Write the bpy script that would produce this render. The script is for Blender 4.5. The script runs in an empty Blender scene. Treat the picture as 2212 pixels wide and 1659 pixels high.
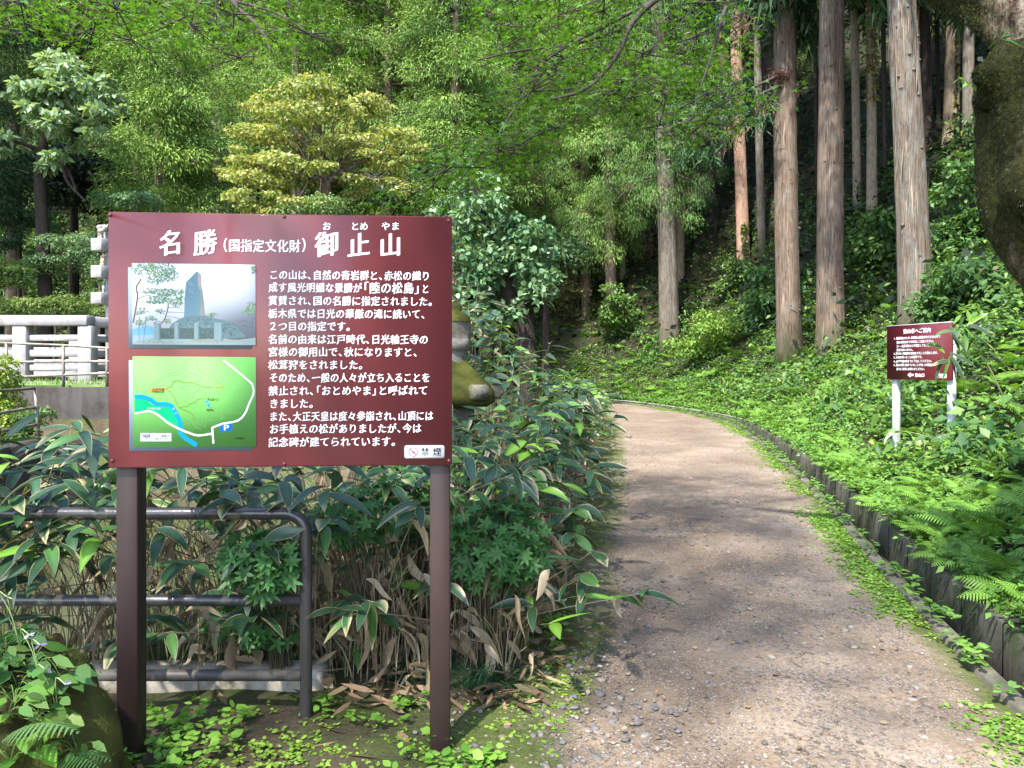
import bpy, math, random
import numpy as np
from mathutils import Vector, Matrix, noise
from mathutils.geometry import tessellate_polygon

scene = bpy.context.scene
COL = scene.collection
R = math.radians

# ------------------------------------------------------------------ camera, sky, sun, exposure
EYE = 1.5
FPX = 1662.0
cam_d = bpy.data.cameras.new("camera")
cam = bpy.data.objects.new("camera", cam_d)
COL.objects.link(cam)
cam.location = (0, 0, EYE)
cam.rotation_euler = (R(90), 0, 0)
cam_d.sensor_width = 36.0
cam_d.sensor_fit = 'HORIZONTAL'
cam_d.lens = 36.0 * FPX / 2212.0
cam_d.shift_y = -29.5 / 2212.0
cam_d.clip_start = 0.05
cam_d.clip_end = 500
scene.camera = cam

SUN_EL, SUN_AZ = 52.0, 205.0          # azimuth clockwise from +Y: behind the camera, a little to the left
world = bpy.data.worlds.new("World")
scene.world = world
world.use_nodes = True
wn = world.node_tree.nodes
sky = wn.new("ShaderNodeTexSky")
sky.sky_type = 'NISHITA'
sky.sun_disc = False
sky.sun_elevation = R(SUN_EL)
sky.sun_rotation = R(SUN_AZ)
world.node_tree.links.new(sky.outputs[0], wn["Background"].inputs[0])
wn["Background"].inputs[1].default_value = 0.15
sun_d = bpy.data.lights.new("sun", 'SUN')
sun_d.energy = 3.1
sun_d.angle = R(1.6)
sun_d.color = (1.0, 0.95, 0.86)
sun = bpy.data.objects.new("sun", sun_d)
COL.objects.link(sun)
sdir = Vector((math.sin(R(SUN_AZ)) * math.cos(R(SUN_EL)), math.cos(R(SUN_AZ)) * math.cos(R(SUN_EL)), math.sin(R(SUN_EL))))
sun.rotation_euler = sdir.to_track_quat('Z', 'Y').to_euler()
sun.location = sdir * 60
vs = scene.view_settings
vs.view_transform = 'Standard'
vs.look = 'None'
vs.exposure = 2.3
vs.gamma = 1.0
scene.render.engine = 'CYCLES'
cy = scene.cycles
cy.max_bounces = 7
cy.diffuse_bounces = 4
cy.glossy_bounces = 2
cy.transmission_bounces = 4
cy.sample_clamp_indirect = 6.0
cy.use_denoising = True

# ------------------------------------------------------------------ small helpers
def rng(s): return np.random.default_rng(s)

def lin(r, g, b):
    f = lambda c: (c / 255 / 12.92) if c / 255 <= 0.04045 else ((c / 255 + 0.055) / 1.055) ** 2.4
    return (f(r), f(g), f(b))

def P(px, py, Y):
    """a picture point (2212 x 1659 units) at depth Y metres"""
    return Vector(((px - 1106) / FPX * Y, Y, EYE + (800 - py) / FPX * Y))

def V(p):
    return (p[0] / p[1] * FPX + 1106, 800 - (p[2] - EYE) / p[1] * FPX)

def tagged(o, label=None, cat=None, group=None, kind=None):
    if label: o["label"] = label
    if cat: o["category"] = cat
    if group: o["group"] = group
    if kind: o["kind"] = kind
    return o

def empty(name, loc, label=None, cat=None, group=None, kind=None):
    o = bpy.data.objects.new(name, None)
    o.empty_display_size = 0.2
    o.location = loc
    COL.objects.link(o)
    return tagged(o, label, cat, group, kind)

def world_of(o):
    v = Vector((0, 0, 0))
    while o is not None:
        v += o.location
        o = o.parent
    return v

def mesh_np(name, verts, faces, col=None, smooth=False):
    """verts (N,3); faces: (M,3)/(M,4) array or list of such arrays; col (N,3) linear colours"""
    verts = np.ascontiguousarray(verts, dtype=np.float32)
    if not isinstance(faces, (list, tuple)): faces = [faces]
    faces = [np.asarray(f, dtype=np.int32) for f in faces if len(f)]
    me = bpy.data.meshes.new(name)
    me.vertices.add(len(verts))
    me.vertices.foreach_set("co", verts.ravel())
    loops = np.concatenate([f.ravel() for f in faces])
    sizes = np.concatenate([np.full(len(f), f.shape[1], dtype=np.int32) for f in faces])
    starts = np.concatenate([[0], np.cumsum(sizes)[:-1]]).astype(np.int32)
    me.loops.add(len(loops))
    me.loops.foreach_set("vertex_index", loops.astype(np.int32))
    me.polygons.add(len(sizes))
    me.polygons.foreach_set("loop_start", starts)
    me.polygons.foreach_set("loop_total", sizes)
    if smooth: me.polygons.foreach_set("use_smooth", np.ones(len(sizes), dtype=bool))
    me.update(calc_edges=True)
    me.validate()
    if col is not None:
        a = me.color_attributes.new("Col", 'FLOAT_COLOR', 'POINT')
        c4 = np.ones((len(verts), 4), dtype=np.float32)
        c4[:, :3] = col
        a.data.foreach_set("color", c4.ravel())
    return me

def obj(name, me, mat, parent=None, loc=None):
    """link a mesh built in world coordinates; under a parent (or with loc) it is moved into local coordinates"""
    o = bpy.data.objects.new(name, me)
    COL.objects.link(o)
    if mat is not None:
        me.materials.clear()
        for m in (mat if isinstance(mat, (list, tuple)) else [mat]): me.materials.append(m)
    off = None
    if parent is not None:
        o.parent = parent
        off = world_of(parent)
    elif loc is not None:
        o.location = loc
        off = Vector(loc)
    if off is not None: me.transform(Matrix.Translation(-off))
    return o

def local(name, me, mat, parent):
    """link a mesh already in its parent's coordinates"""
    o = bpy.data.objects.new(name, me)
    COL.objects.link(o)
    me.materials.clear(); me.materials.append(mat)
    o.parent = parent
    return o

def copy_tree(o, parent=None):
    c = o.copy()
    COL.objects.link(c)
    if parent is not None: c.parent = parent
    for ch in list(o.children): copy_tree(ch, c)
    return c

class MB:
    """collects vertices / faces / colours"""
    def __init__(s): s.v, s.t, s.q, s.c, s.n = [], [], [], [], 0
    def add(s, v, f, c=None):
        v = np.asarray(v, dtype=np.float64).reshape(-1, 3)
        f = np.asarray(f, dtype=np.int64)
        if len(f): (s.t if f.shape[1] == 3 else s.q).append(f + s.n)
        s.v.append(v)
        if c is None: c = (0.5, 0.5, 0.5)
        s.c.append(np.broadcast_to(np.asarray(c, dtype=np.float64), v.shape))
        s.n += len(v)
    def mesh(s, name, smooth=False):
        fs = []
        if s.t: fs.append(np.concatenate(s.t))
        if s.q: fs.append(np.concatenate(s.q))
        return mesh_np(name, np.concatenate(s.v), fs, np.concatenate(s.c), smooth)

def box(mb, c, size, rz=0.0, col=None, bev=0.0):
    """an axis box (rotated about z), optionally with chamfered edges"""
    sx, sy, sz = [v / 2 for v in size]
    b = min(bev, sx * .9, sy * .9, sz * .9)
    if b <= 0:
        v = np.array([[x, y, z] for x in (-sx, sx) for y in (-sy, sy) for z in (-sz, sz)])
        f = np.array([[0, 1, 3, 2], [4, 6, 7, 5], [0, 4, 5, 1], [2, 3, 7, 6], [0, 2, 6, 4], [1, 5, 7, 3]])
        _add(mb, v, [f], c, rz, col); return
    idx, v = {}, []
    for i, x in enumerate((-1, 1)):
        for j, y in enumerate((-1, 1)):
            for k, z in enumerate((-1, 1)):
                for a in range(3):
                    s = [sx - b, sy - b, sz - b]
                    s[a] += b
                    idx[(i, j, k, a)] = len(v)
                    v.append([x * s[0], y * s[1], z * s[2]])
    q, t = [], []
    g = lambda i, j, k, a: idx[(i, j, k, a)]
    for s in (0, 1):
        q.append([g(s, 0, 0, 0), g(s, 1, 0, 0), g(s, 1, 1, 0), g(s, 0, 1, 0)][::1 if s else -1])
        q.append([g(0, s, 0, 1), g(1, s, 0, 1), g(1, s, 1, 1), g(0, s, 1, 1)][::-1 if s else 1])
        q.append([g(0, 0, s, 2), g(1, 0, s, 2), g(1, 1, s, 2), g(0, 1, s, 2)][::1 if s else -1])
    for i in (0, 1):
        for j in (0, 1):
            q.append([g(i, j, 0, 0), g(i, j, 1, 0), g(i, j, 1, 1), g(i, j, 0, 1)])
            q.append([g(i, 0, j, 0), g(i, 1, j, 0), g(i, 1, j, 2), g(i, 0, j, 2)])
            q.append([g(0, i, j, 1), g(1, i, j, 1), g(1, i, j, 2), g(0, i, j, 2)])
            for k in (0, 1): t.append([g(i, j, k, 0), g(i, j, k, 1), g(i, j, k, 2)])
    v = np.array(v)
    def fix(fs):
        out = []
        for f in fs:
            a, b_, c_ = v[f[0]], v[f[1]], v[f[2]]
            n = np.cross(b_ - a, c_ - a)
            out.append(f if np.dot(n, v[f].mean(0)) > 0 else f[::-1])
        return np.array(out)
    _add(mb, v, [fix(q), fix(t)], c, rz, col)

def _add(mb, v, fl, c, rz, col):
    co, si = math.cos(rz), math.sin(rz)
    w = np.stack([v[:, 0] * co - v[:, 1] * si, v[:, 0] * si + v[:, 1] * co, v[:, 2]], 1) + np.array(c)
    base = mb.n
    mb.add(w, fl[0], col)
    for f in fl[1:]:
        f = np.asarray(f) + base
        (mb.t if f.shape[1] == 3 else mb.q).append(f)

def tube(mb, pts, rad, seg=8, col=None, cap=True, wob=None):
    """a swept tube along pts; rad a number or one per point; wob(i_ring, angle array, point) -> factor"""
    pts = np.asarray(pts, dtype=np.float64)
    n = len(pts)
    rad = np.broadcast_to(np.asarray(rad, dtype=np.float64), (n,))
    tan = np.gradient(pts, axis=0)
    tan /= np.linalg.norm(tan, axis=1)[:, None] + 1e-12
    ref = np.array([1.0, 0, 0]) if abs(tan[0][0]) < 0.8 else np.array([0, 1.0, 0])
    a = np.linspace(0, 2 * np.pi, seg, endpoint=False)
    vv = []
    for i in range(n):
        u = ref - tan[i] * np.dot(ref, tan[i]); u /= np.linalg.norm(u) + 1e-12
        ref = u
        w = np.cross(tan[i], u)
        r = rad[i] * (np.ones(seg) if wob is None else wob(i, a, pts[i]))
        vv.append(pts[i] + (np.cos(a) * r)[:, None] * u + (np.sin(a) * r)[:, None] * w)
    v = np.concatenate(vv)
    i, j = np.meshgrid(np.arange(n - 1), np.arange(seg), indexing='ij')
    q = np.stack([i * seg + j, i * seg + (j + 1) % seg, (i + 1) * seg + (j + 1) % seg, (i + 1) * seg + j], -1).reshape(-1, 4)
    base = mb.n
    if col is not None:
        col = np.asarray(col)
        if col.ndim == 2: col = np.repeat(col, seg, axis=0)
    mb.add(v, q, col)
    if cap:
        for ring, flip in ((0, True), (n - 1, False)):
            ctr = pts[ring]
            cc = None if col is None else (col if np.ndim(col) == 1 else col[ring * seg])
            k = mb.n
            mb.add(ctr[None], np.zeros((0, 3)), cc)
            jj = np.arange(seg)
            A, B = base + ring * seg + jj, base + ring * seg + (jj + 1) % seg
            f = np.stack([np.full(seg, k), B, A] if flip else [np.full(seg, k), A, B], 1)
            mb.t.append(f)

def lathe(mb, c, prof, seg=24, col=None, wob=None):
    """prof: list of (radius, z); wob(angles, i) -> factor"""
    a = np.linspace(0, 2 * np.pi, seg, endpoint=False)
    v = []
    for i, (r, z) in enumerate(prof):
        rr = r * (np.ones(seg) if wob is None else wob(a, i))
        v.append(np.stack([c[0] + np.cos(a) * rr, c[1] + np.sin(a) * rr, np.full(seg, c[2] + z)], 1))
    n = len(prof)
    i, j = np.meshgrid(np.arange(n - 1), np.arange(seg), indexing='ij')
    q = np.stack([i * seg + j, i * seg + (j + 1) % seg, (i + 1) * seg + (j + 1) % seg, (i + 1) * seg + j], -1).reshape(-1, 4)
    mb.add(np.concatenate(v), q, col)

def smooth_path(pts, n):
    """Catmull-Rom through pts (any dimension), n points"""
    p = np.asarray(pts, dtype=np.float64)
    p = np.concatenate([[2 * p[0] - p[1]], p, [2 * p[-1] - p[-2]]])
    t = np.linspace(0, len(p) - 3 - 1e-9, n)
    i = t.astype(int); f = (t - i)[:, None]
    a, b, c, d = p[i], p[i + 1], p[i + 2], p[i + 3]
    return 0.5 * (2 * b + (c - a) * f + (2 * a - 5 * b + 4 * c - d) * f ** 2 + (3 * b - a - 3 * c + d) * f ** 3)

def nrm(a): return a / (np.linalg.norm(a, axis=-1, keepdims=True) + 1e-12)

# ------------------------------------------------------------------ materials
def new_mat(name):
    m = bpy.data.materials.new(name)
    m.use_nodes = True
    nt = m.node_tree
    return m, nt, nt.nodes["Principled BSDF"], nt.nodes["Material Output"]

def N(nt, kind, **kw):
    n = nt.nodes.new(kind)
    for k, v in kw.items():
        if isinstance(k, str) and hasattr(n, k) and k not in n.inputs: setattr(n, k, v)
        else: n.inputs[k].default_value = v
    return n

def coords(nt, scale=(1, 1, 1), src="Object"):
    tc = nt.nodes.new("ShaderNodeTexCoord")
    mp = nt.nodes.new("ShaderNodeMapping")
    mp.inputs["Scale"].default_value = scale
    nt.links.new(tc.outputs[src], mp.inputs["Vector"])
    return mp.outputs[0]

def noise_tex(nt, vec, scale, detail=5, rough=0.6, dist=0.0):
    n = nt.nodes.new("ShaderNodeTexNoise")
    n.inputs["Scale"].default_value = scale
    n.inputs["Detail"].default_value = detail
    n.inputs["Roughness"].default_value = rough
    n.inputs["Distortion"].default_value = dist
    nt.links.new(vec, n.inputs["Vector"])
    return n.outputs["Fac"]

def ramp(nt, fac, stops, interp='LINEAR'):
    r = nt.nodes.new("ShaderNodeValToRGB")
    r.color_ramp.interpolation = interp
    e = r.color_ramp.elements
    while len(e) < len(stops): e.new(0.5)
    for el, (p, c) in zip(e, stops):
        el.position = p
        el.color = (*c, 1) if len(c) == 3 else c
    nt.links.new(fac, r.inputs[0])
    return r.outputs[0]

def mix(nt, fac, a, b, mode='MIX'):
    m = nt.nodes.new("ShaderNodeMix")
    m.data_type = 'RGBA'
    m.blend_type = mode
    for s, v in ((0, fac), (6, a), (7, b)):
        if isinstance(v, (int, float)): m.inputs[s].default_value = v
        elif isinstance(v, tuple): m.inputs[s].default_value = (*v, 1)
        else: nt.links.new(v, m.inputs[s])
    return m.outputs[2]

def math_n(nt, op, a, b=None):
    m = nt.nodes.new("ShaderNodeMath")
    m.operation = op
    for s, v in ((0, a), (1, b)):
        if v is None: continue
        if isinstance(v, (int, float)): m.inputs[s].default_value = v
        else: nt.links.new(v, m.inputs[s])
    return m.outputs[0]

def bump(nt, bsdf, h, strength=0.4, dist=0.02):
    b = nt.nodes.new("ShaderNodeBump")
    b.inputs["Strength"].default_value = strength
    b.inputs["Distance"].default_value = dist
    nt.links.new(h, b.inputs["Height"])
    nt.links.new(b.outputs[0], bsdf.inputs["Normal"])

def leaf_mat(name, rough=0.5, spec=0.4, trans=0.35, tint=(1.25, 1.2, 0.5)):
    m, nt, bs, out = new_mat(name)
    at = nt.nodes.new("ShaderNodeVertexColor"); at.layer_name = "Col"
    bs.inputs["Roughness"].default_value = rough
    bs.inputs["Specular IOR Level"].default_value = spec
    nt.links.new(at.outputs[0], bs.inputs["Base Color"])
    tr = nt.nodes.new("ShaderNodeBsdfTranslucent")
    nt.links.new(mix(nt, 1.0, at.outputs[0], tint, 'MULTIPLY'), tr.inputs[0])
    ms = nt.nodes.new("ShaderNodeMixShader")
    ms.inputs[0].default_value = trans
    nt.links.new(bs.outputs[0], ms.inputs[1]); nt.links.new(tr.outputs[0], ms.inputs[2])
    nt.links.new(ms.outputs[0], out.inputs[0])
    return m

def bark_mat(name, c1, c2, c3, k=1.0, lichen=0.35, moss=None):
    """stringy vertical bark: c1 grooves, c2 body, c3 pale lichen side"""
    m, nt, bs, out = new_mat(name)
    v = coords(nt, (1, 1, 0.035))
    v2 = coords(nt, (1, 1, 0.35))
    f = noise_tex(nt, v, 95 * k, 5, 0.72, 0.25)
    g = noise_tex(nt, v2, 9 * k, 5, 0.7)
    c = ramp(nt, f, [(0.34, c1), (0.5, c2), (0.68, tuple(min(1, x * 1.35) for x in c2))])
    c = mix(nt, ramp(nt, g, [(0.62 - lichen * .4, (0, 0, 0)), (0.78 - lichen * .35, (1, 1, 1))]), c, c3)
    c = mix(nt, 0.75, c, ramp(nt, f, [(0.36, (0.35, 0.33, 0.32)), (0.52, (1, 1, 1))]), 'MULTIPLY')
    if moss:
        z = nt.nodes.new("ShaderNodeSeparateXYZ")
        nt.links.new(coords(nt), z.inputs[0])
        h = math_n(nt, 'ADD', math_n(nt, 'MULTIPLY', z.outputs[2], -0.5), math_n(nt, 'MULTIPLY', g, 1.4))
        c = mix(nt, ramp(nt, h, [(0.25, (0, 0, 0)), (0.75, (1, 1, 1))]), c, moss)
    nt.links.new(c, bs.inputs["Base Color"])
    bs.inputs["Roughness"].default_value = 0.9
    bs.inputs["Specular IOR Level"].default_value = 0.2
    bump(nt, bs, f, 0.9, 0.03)
    return m

def plain_mat(name, col, rough=0.6, metal=0.0, spec=0.5, var=0.0, vscale=6.0, bstr=0.0, bscale=60, col2=None, lo=.4, hi=.65, stretch=(1, 1, 1), coat=0):
    m, nt, bs, out = new_mat(name)
    bs.inputs["Base Color"].default_value = (*col, 1)
    bs.inputs["Roughness"].default_value = rough
    bs.inputs["Metallic"].default_value = metal
    bs.inputs["Specular IOR Level"].default_value = spec
    bs.inputs["Coat Weight"].default_value = coat
    bs.inputs["Coat Roughness"].default_value = 0.12
    v = coords(nt, stretch)
    if col2 is not None or var:
        n = noise_tex(nt, v, vscale, 8, 0.65)
        c2 = col2 if col2 is not None else tuple(x * (1 - var) for x in col)
        nt.links.new(ramp(nt, n, [(lo, col), (hi, c2)]), bs.inputs["Base Color"])
    if bstr: bump(nt, bs, noise_tex(nt, v, bscale, 6, 0.6), bstr, 0.01)
    return m

def vcol_mat(name, rough=0.45, spec=0.4, coat=0.0, bscale=0.0):
    m, nt, bs, out = new_mat(name)
    at = nt.nodes.new("ShaderNodeVertexColor"); at.layer_name = "Col"
    nt.links.new(at.outputs[0], bs.inputs["Base Color"])
    bs.inputs["Roughness"].default_value = rough
    bs.inputs["Specular IOR Level"].default_value = spec
    bs.inputs["Coat Weight"].default_value = coat
    bs.inputs["Coat Roughness"].default_value = 0.1
    if bscale: bump(nt, bs, noise_tex(nt, coords(nt), bscale, 4, 0.6), 0.3, 0.004)
    return m

M_leaf = leaf_mat("leaf", 0.5, 0.35, 0.38)
M_needle = leaf_mat("conifer_needle", 0.6, 0.25, 0.16)
M_maple = leaf_mat("maple_leaf", 0.5, 0.3, 0.42, (1.15, 1.15, 0.45))
M_glossy = leaf_mat("glossy_leaf", 0.4, 0.4, 0.25)
M_sasa = leaf_mat("bamboo_leaf", 0.36, 0.55, 0.2)
M_dry = leaf_mat("dry_leaf", 0.7, 0.2, 0.25, (1.1, 1.0, 0.8))
M_cane = vcol_mat("bamboo_cane", 0.55, 0.3)
M_twig = plain_mat("twig", (0.05, 0.036, 0.028), 0.85, var=0.4, vscale=30)
M_vcol = vcol_mat("printed_panel", 0.6, 0.12, 0.0)
M_fern = leaf_mat("fern_frond", 0.5, 0.3, 0.42)

# ------------------------------------------------------------------ ground shape
RE = smooth_path([(1.75, -8), (1.8, -3), (1.86, 0), (1.97, 2), (2.09, 3.14), (2.24, 3.94), (2.52, 5.27), (2.95, 7.06), (3.66, 10.25), (4.54, 15.3),
                  (4.72, 18.0), (4.2, 21.1), (3.3, 24.0), (1.6, 26.2), (-1.2, 27.4), (-6, 27.6), (-20, 27), (-48, 24)], 900)
LE = smooth_path([(-0.5, -8), (-0.35, -3), (-0.2, 0), (-0.03, 2), (0.05, 2.79), (0.36, 3.94), (0.53, 5.16), (0.74, 6.5), (1.1, 8.8), (1.8, 13.6),
                  (2.2, 16.5), (2.3, 18.7), (1.9, 20.8), (1.0, 22.6), (-1, 24.0), (-6, 24.4), (-14, 24)], 900)

def arc_resample(p, n, s0=0, s1=None):
    seg = np.linalg.norm(np.diff(p, axis=0), axis=1)
    s = np.concatenate([[0], np.cumsum(seg)])
    t = np.linspace(s0, s[-1] if s1 is None else s1, n)
    return np.stack([np.interp(t, s, p[:, k]) for k in range(2)], 1), t

RS, _ = arc_resample(RE, 420)

def poly_dist(poly, x, y):
    """signed distance to a polyline (right-hand side positive) and the nearest point's y"""
    x = np.asarray(x, float).ravel(); y = np.asarray(y, float).ravel()
    a, b = poly[:-1], poly[1:]
    ab = b - a; l2 = (ab ** 2).sum(1)
    D = np.empty(len(x)); Y = np.empty(len(x))
    for i in range(0, len(x), 4000):
        p = np.stack([x[i:i + 4000], y[i:i + 4000]], 1)[:, None]
        t = np.clip(((p - a) * ab).sum(2) / l2, 0, 1)
        c = a + t[..., None] * ab
        d = np.hypot(p[..., 0] - c[..., 0], p[..., 1] - c[..., 1])
        k = d.argmin(1); r = np.arange(len(k))
        cr = ab[k, 0] * (p[:, 0, 1] - a[k, 1]) - ab[k, 1] * (p[:, 0, 0] - a[k, 0])
        D[i:i + 4000] = d[r, k] * np.where(cr < 0, 1, -1)
        Y[i:i + 4000] = c[r, k, 1]
    return D, Y

def sstep(a, b, x):
    t = np.clip((x - a) / (b - a), 0, 1)
    return t * t * (3 - 2 * t)

def bank_rise(d):
    d = np.maximum(d - 0.55, 0)
    e = np.minimum(d, 3.4)
    return 0.055 + 0.53 * e + 0.085 * e * e + np.maximum(d - 3.4, 0) * 1.08

def lumps(x, y):
    return 0.10 * np.sin(x * 1.3 + 0.6 * y) * np.sin(y * 1.1 - 0.4 * x) + 0.05 * np.sin(x * 3.1 + 1) * np.sin(y * 2.7)

def xl_of(y): return np.interp(y, LE[:640, 1], LE[:640, 0])

def ground_left(x, y):
    z = 0.02 * np.clip(y, 0, 27)
    pond = sstep(0, 0.5, xl_of(np.clip(y, -7, 18)) - 2.3 - x) * sstep(3.45, 4.0, y) * (1 - sstep(11.2, 12.2, y))
    land = sstep(0.5, -1.5, x) * sstep(11.8, 13, y)
    return z - 0.95 * pond + 0.95 * land

def ground(x, y):
    x = np.asarray(x, float); y = np.asarray(y, float)
    d, ye = poly_dist(RS, x, y)
    zr = 0.02 * np.clip(ye, 0, 27) + bank_rise(d) + lumps(x.ravel(), y.ravel()) * sstep(0.8, 3, d)
    z = np.where(d > 0.3, zr, ground_left(x.ravel(), y.ravel()))
    return z.reshape(x.shape)

def gz(x, y): return float(ground(np.array([x]), np.array([y]))[0])

def hit(px, py, lo=4, hi=60):
    """where the line of sight through a picture point meets the ground"""
    Y = np.arange(lo, hi, 0.1)
    x = (px - 1106) / FPX * Y; z = EYE + (800 - py) / FPX * Y
    k = np.argmax(z <= ground(x, Y))
    return (x[k], Y[k], z[k]) if z[k] <= gz(x[k], Y[k]) else (x[-1], Y[-1], z[-1])

def soil_mat(name, c1, c2, c3, moss, sc=1.0, edge=False, gravel=0.0):
    m, nt, bs, out = new_mat(name)
    v = coords(nt)
    a = noise_tex(nt, v, 1.1 * sc, 7, 0.65)
    b = noise_tex(nt, v, 45 * sc, 6, 0.75)
    c = ramp(nt, a, [(0.36, c1), (0.5, c2), (0.66, c3)])
    c = mix(nt, 0.9, c, ramp(nt, b, [(0.3, (0.55, 0.55, 0.55)), (0.55, (1, 1, 1)), (0.72, (1.4, 1.4, 1.4))]), 'MULTIPLY')
    if gravel:
        hs = []
        for sc_, lo_, th in ((42, .64, .30), (110, .53, .5)):
            vo = nt.nodes.new("ShaderNodeTexVoronoi")
            vo.inputs["Scale"].default_value = sc_
            nt.links.new(v, vo.inputs["Vector"])
            sp = nt.nodes.new("ShaderNodeSeparateColor"); nt.links.new(vo.outputs["Color"], sp.inputs[0])
            gc = ramp(nt, sp.outputs[0], [(0.0, (0.13, 0.10, 0.075)), (0.5, (0.22, 0.178, 0.142)), (0.85, (0.29, 0.255, 0.225)), (1, (0.37, 0.34, 0.31))])
            gm = noise_tex(nt, v, 1.9 if sc_ < 60 else 3.1, 6, 0.72)
            gm = math_n(nt, 'ADD', gm, math_n(nt, 'MULTIPLY', math_n(nt, 'SUBTRACT', sp.outputs[1], 0.5), 0.5))
            gm = ramp(nt, gm, [(lo_, (0, 0, 0)), (lo_ + .1, (gravel,) * 3)])
            edge_ = ramp(nt, vo.outputs["Distance"], [(th * .6, (1, 1, 1)), (th * 1.3, (.45, .43, .42))])
            c = mix(nt, gm, c, mix(nt, 1.0, gc, edge_, 'MULTIPLY'))
            hs.append(math_n(nt, 'MULTIPLY', math_n(nt, 'SUBTRACT', .6, vo.outputs["Distance"]), gm))
        bump(nt, bs, math_n(nt, 'ADD', math_n(nt, 'ADD', hs[0], hs[1]), math_n(nt, 'MULTIPLY', b, 0.5)), 0.6, 0.012)
    else:
        bump(nt, bs, b, 0.7, 0.03)
    mz = noise_tex(nt, v, 1.7, 7, 0.7)
    if edge:
        at = nt.nodes.new("ShaderNodeVertexColor"); at.layer_name = "Col"
        sp2 = nt.nodes.new("ShaderNodeSeparateColor"); nt.links.new(at.outputs[0], sp2.inputs[0])
        k = math_n(nt, 'ADD', sp2.outputs[0], math_n(nt, 'MULTIPLY', math_n(nt, 'SUBTRACT', mz, 0.5), 1.5))
        mf = ramp(nt, k, [(0.45, (0, 0, 0)), (0.75, (1, 1, 1))])
    else:
        mf = ramp(nt, mz, [(0.42, (0, 0, 0)), (0.6, (1, 1, 1))])
    mc = ramp(nt, b, [(0.3, tuple(x * 0.6 for x in moss)), (0.7, tuple(x * 1.4 for x in moss))])
    nt.links.new(mix(nt, mf, c, mc), bs.inputs["Base Color"])
    bs.inputs["Roughness"].default_value = 0.95
    bs.inputs["Specular IOR Level"].default_value = 0.2
    return m

M_soil = soil_mat("mossy_soil", (0.050, 0.036, 0.024), (0.075, 0.056, 0.038), (0.11, 0.09, 0.065), (0.055, 0.075, 0.018))
M_path = soil_mat("gravel_path_surface", (0.132, 0.095, 0.066), (0.190, 0.142, 0.100), (0.265, 0.208, 0.158), (0.06, 0.075, 0.02), edge=True, gravel=0.9)
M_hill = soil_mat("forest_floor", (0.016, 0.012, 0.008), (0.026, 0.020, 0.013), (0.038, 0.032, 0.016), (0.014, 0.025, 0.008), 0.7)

# flat land: one sheet, fine near the camera
gx = np.concatenate([np.arange(-48, -6, 1.0), np.arange(-6, 6.2, 0.12), np.arange(7, 9, 1.0)])
gy = np.concatenate([np.arange(-12, 0, 1.0), np.arange(0, 14, 0.12), np.arange(14, 31, 0.5)])
X, Y = np.meshgrid(gx, gy, indexing='ij')
dd, _ = poly_dist(RS, X, Y)
Z = ground_left(X, Y) + 0.012 * np.sin(X * 7 + Y * 3) * np.sin(Y * 6)
# sink the sheet under the path, the channel and the bank (those have sheets of their own)
dl, _ = poly_dist(LE[::3], X, Y)
Z = np.where(dd.reshape(X.shape) > -0.02, -1.6, Z)
Z = np.where((dl.reshape(X.shape) > 0.3) & (dd.reshape(X.shape) < -0.25), Z - 0.03, Z)
n, m_ = X.shape
i, j = np.meshgrid(np.arange(n - 1), np.arange(m_ - 1), indexing='ij')
q = np.stack([i * m_ + j, (i + 1) * m_ + j, (i + 1) * m_ + j + 1, i * m_ + j + 1], -1).reshape(-1, 4)
g = obj("ground", mesh_np("ground", np.stack([X.ravel(), Y.ravel(), Z.ravel()], 1), q, None, True), M_soil)
tagged(g, "dark mossy soil beside the gravel path", kind="structure")

# the hill beyond the channel, swept outwards from the path's outer edge
nt_, ds = 420, np.concatenate([np.linspace(0.50, 4, 26), np.linspace(4.3, 12, 24), np.linspace(13, 60, 24)])
C, _ = arc_resample(RE, nt_)
tg = nrm(np.gradient(C, axis=0))
rn = np.stack([tg[:, 1], -tg[:, 0]], 1)
rn = nrm(np.apply_along_axis(lambda a: np.convolve(np.pad(a, 8, 'edge'), np.ones(17) / 17, 'valid'), 0, rn))
HX = C[:, None, 0] + rn[:, None, 0] * ds; HY = C[:, None, 1] + rn[:, None, 1] * ds
HZ = (0.02 * np.clip(C[:, 1], 0, 27))[:, None] + bank_rise(ds)[None] + lumps(HX, HY) * sstep(0.8, 3, ds)[None]
i, j = np.meshgrid(np.arange(nt_ - 1), np.arange(len(ds) - 1), indexing='ij')
k = len(ds)
q = np.stack([i * k + j, i * k + j + 1, (i + 1) * k + j + 1, (i + 1) * k + j], -1).reshape(-1, 4)
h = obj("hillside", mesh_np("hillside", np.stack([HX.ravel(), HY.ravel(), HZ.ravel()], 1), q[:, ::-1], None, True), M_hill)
tagged(h, "steep wooded hillside rising beyond the path and the channel", kind="structure")

# path
npth, nc = 330, 34
PR, _ = arc_resample(RE[:700], npth); PL, _ = arc_resample(LE[:700], npth)
tt = np.linspace(0, 1, nc)
PX = PL[:, None, 0] * (1 - tt) + PR[:, None, 0] * tt
PY = PL[:, None, 1] * (1 - tt) + PR[:, None, 1] * tt
PX[:, 0] -= 0.35
PX[:, 1] -= 0.2
PZ = 0.02 * np.clip(PY, 0, 27) + 0.006 + 0.03 * np.sin(tt * np.pi)[None] + 0.008 * np.sin(PX * 3 + PY) * np.sin(PY * 2.3)
ed = np.maximum(1 - tt / 0.17, 0) * 0.95 + np.maximum(1 - (1 - tt) / 0.17, 0) * 0.85
ec = np.broadcast_to(ed[None, :, None], (npth, nc, 3)).reshape(-1, 3)
i, j = np.meshgrid(np.arange(npth - 1), np.arange(nc - 1), indexing='ij')
q = np.stack([i * nc + j, i * nc + j + 1, (i + 1) * nc + j + 1, (i + 1) * nc + j], -1).reshape(-1, 4)
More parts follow.
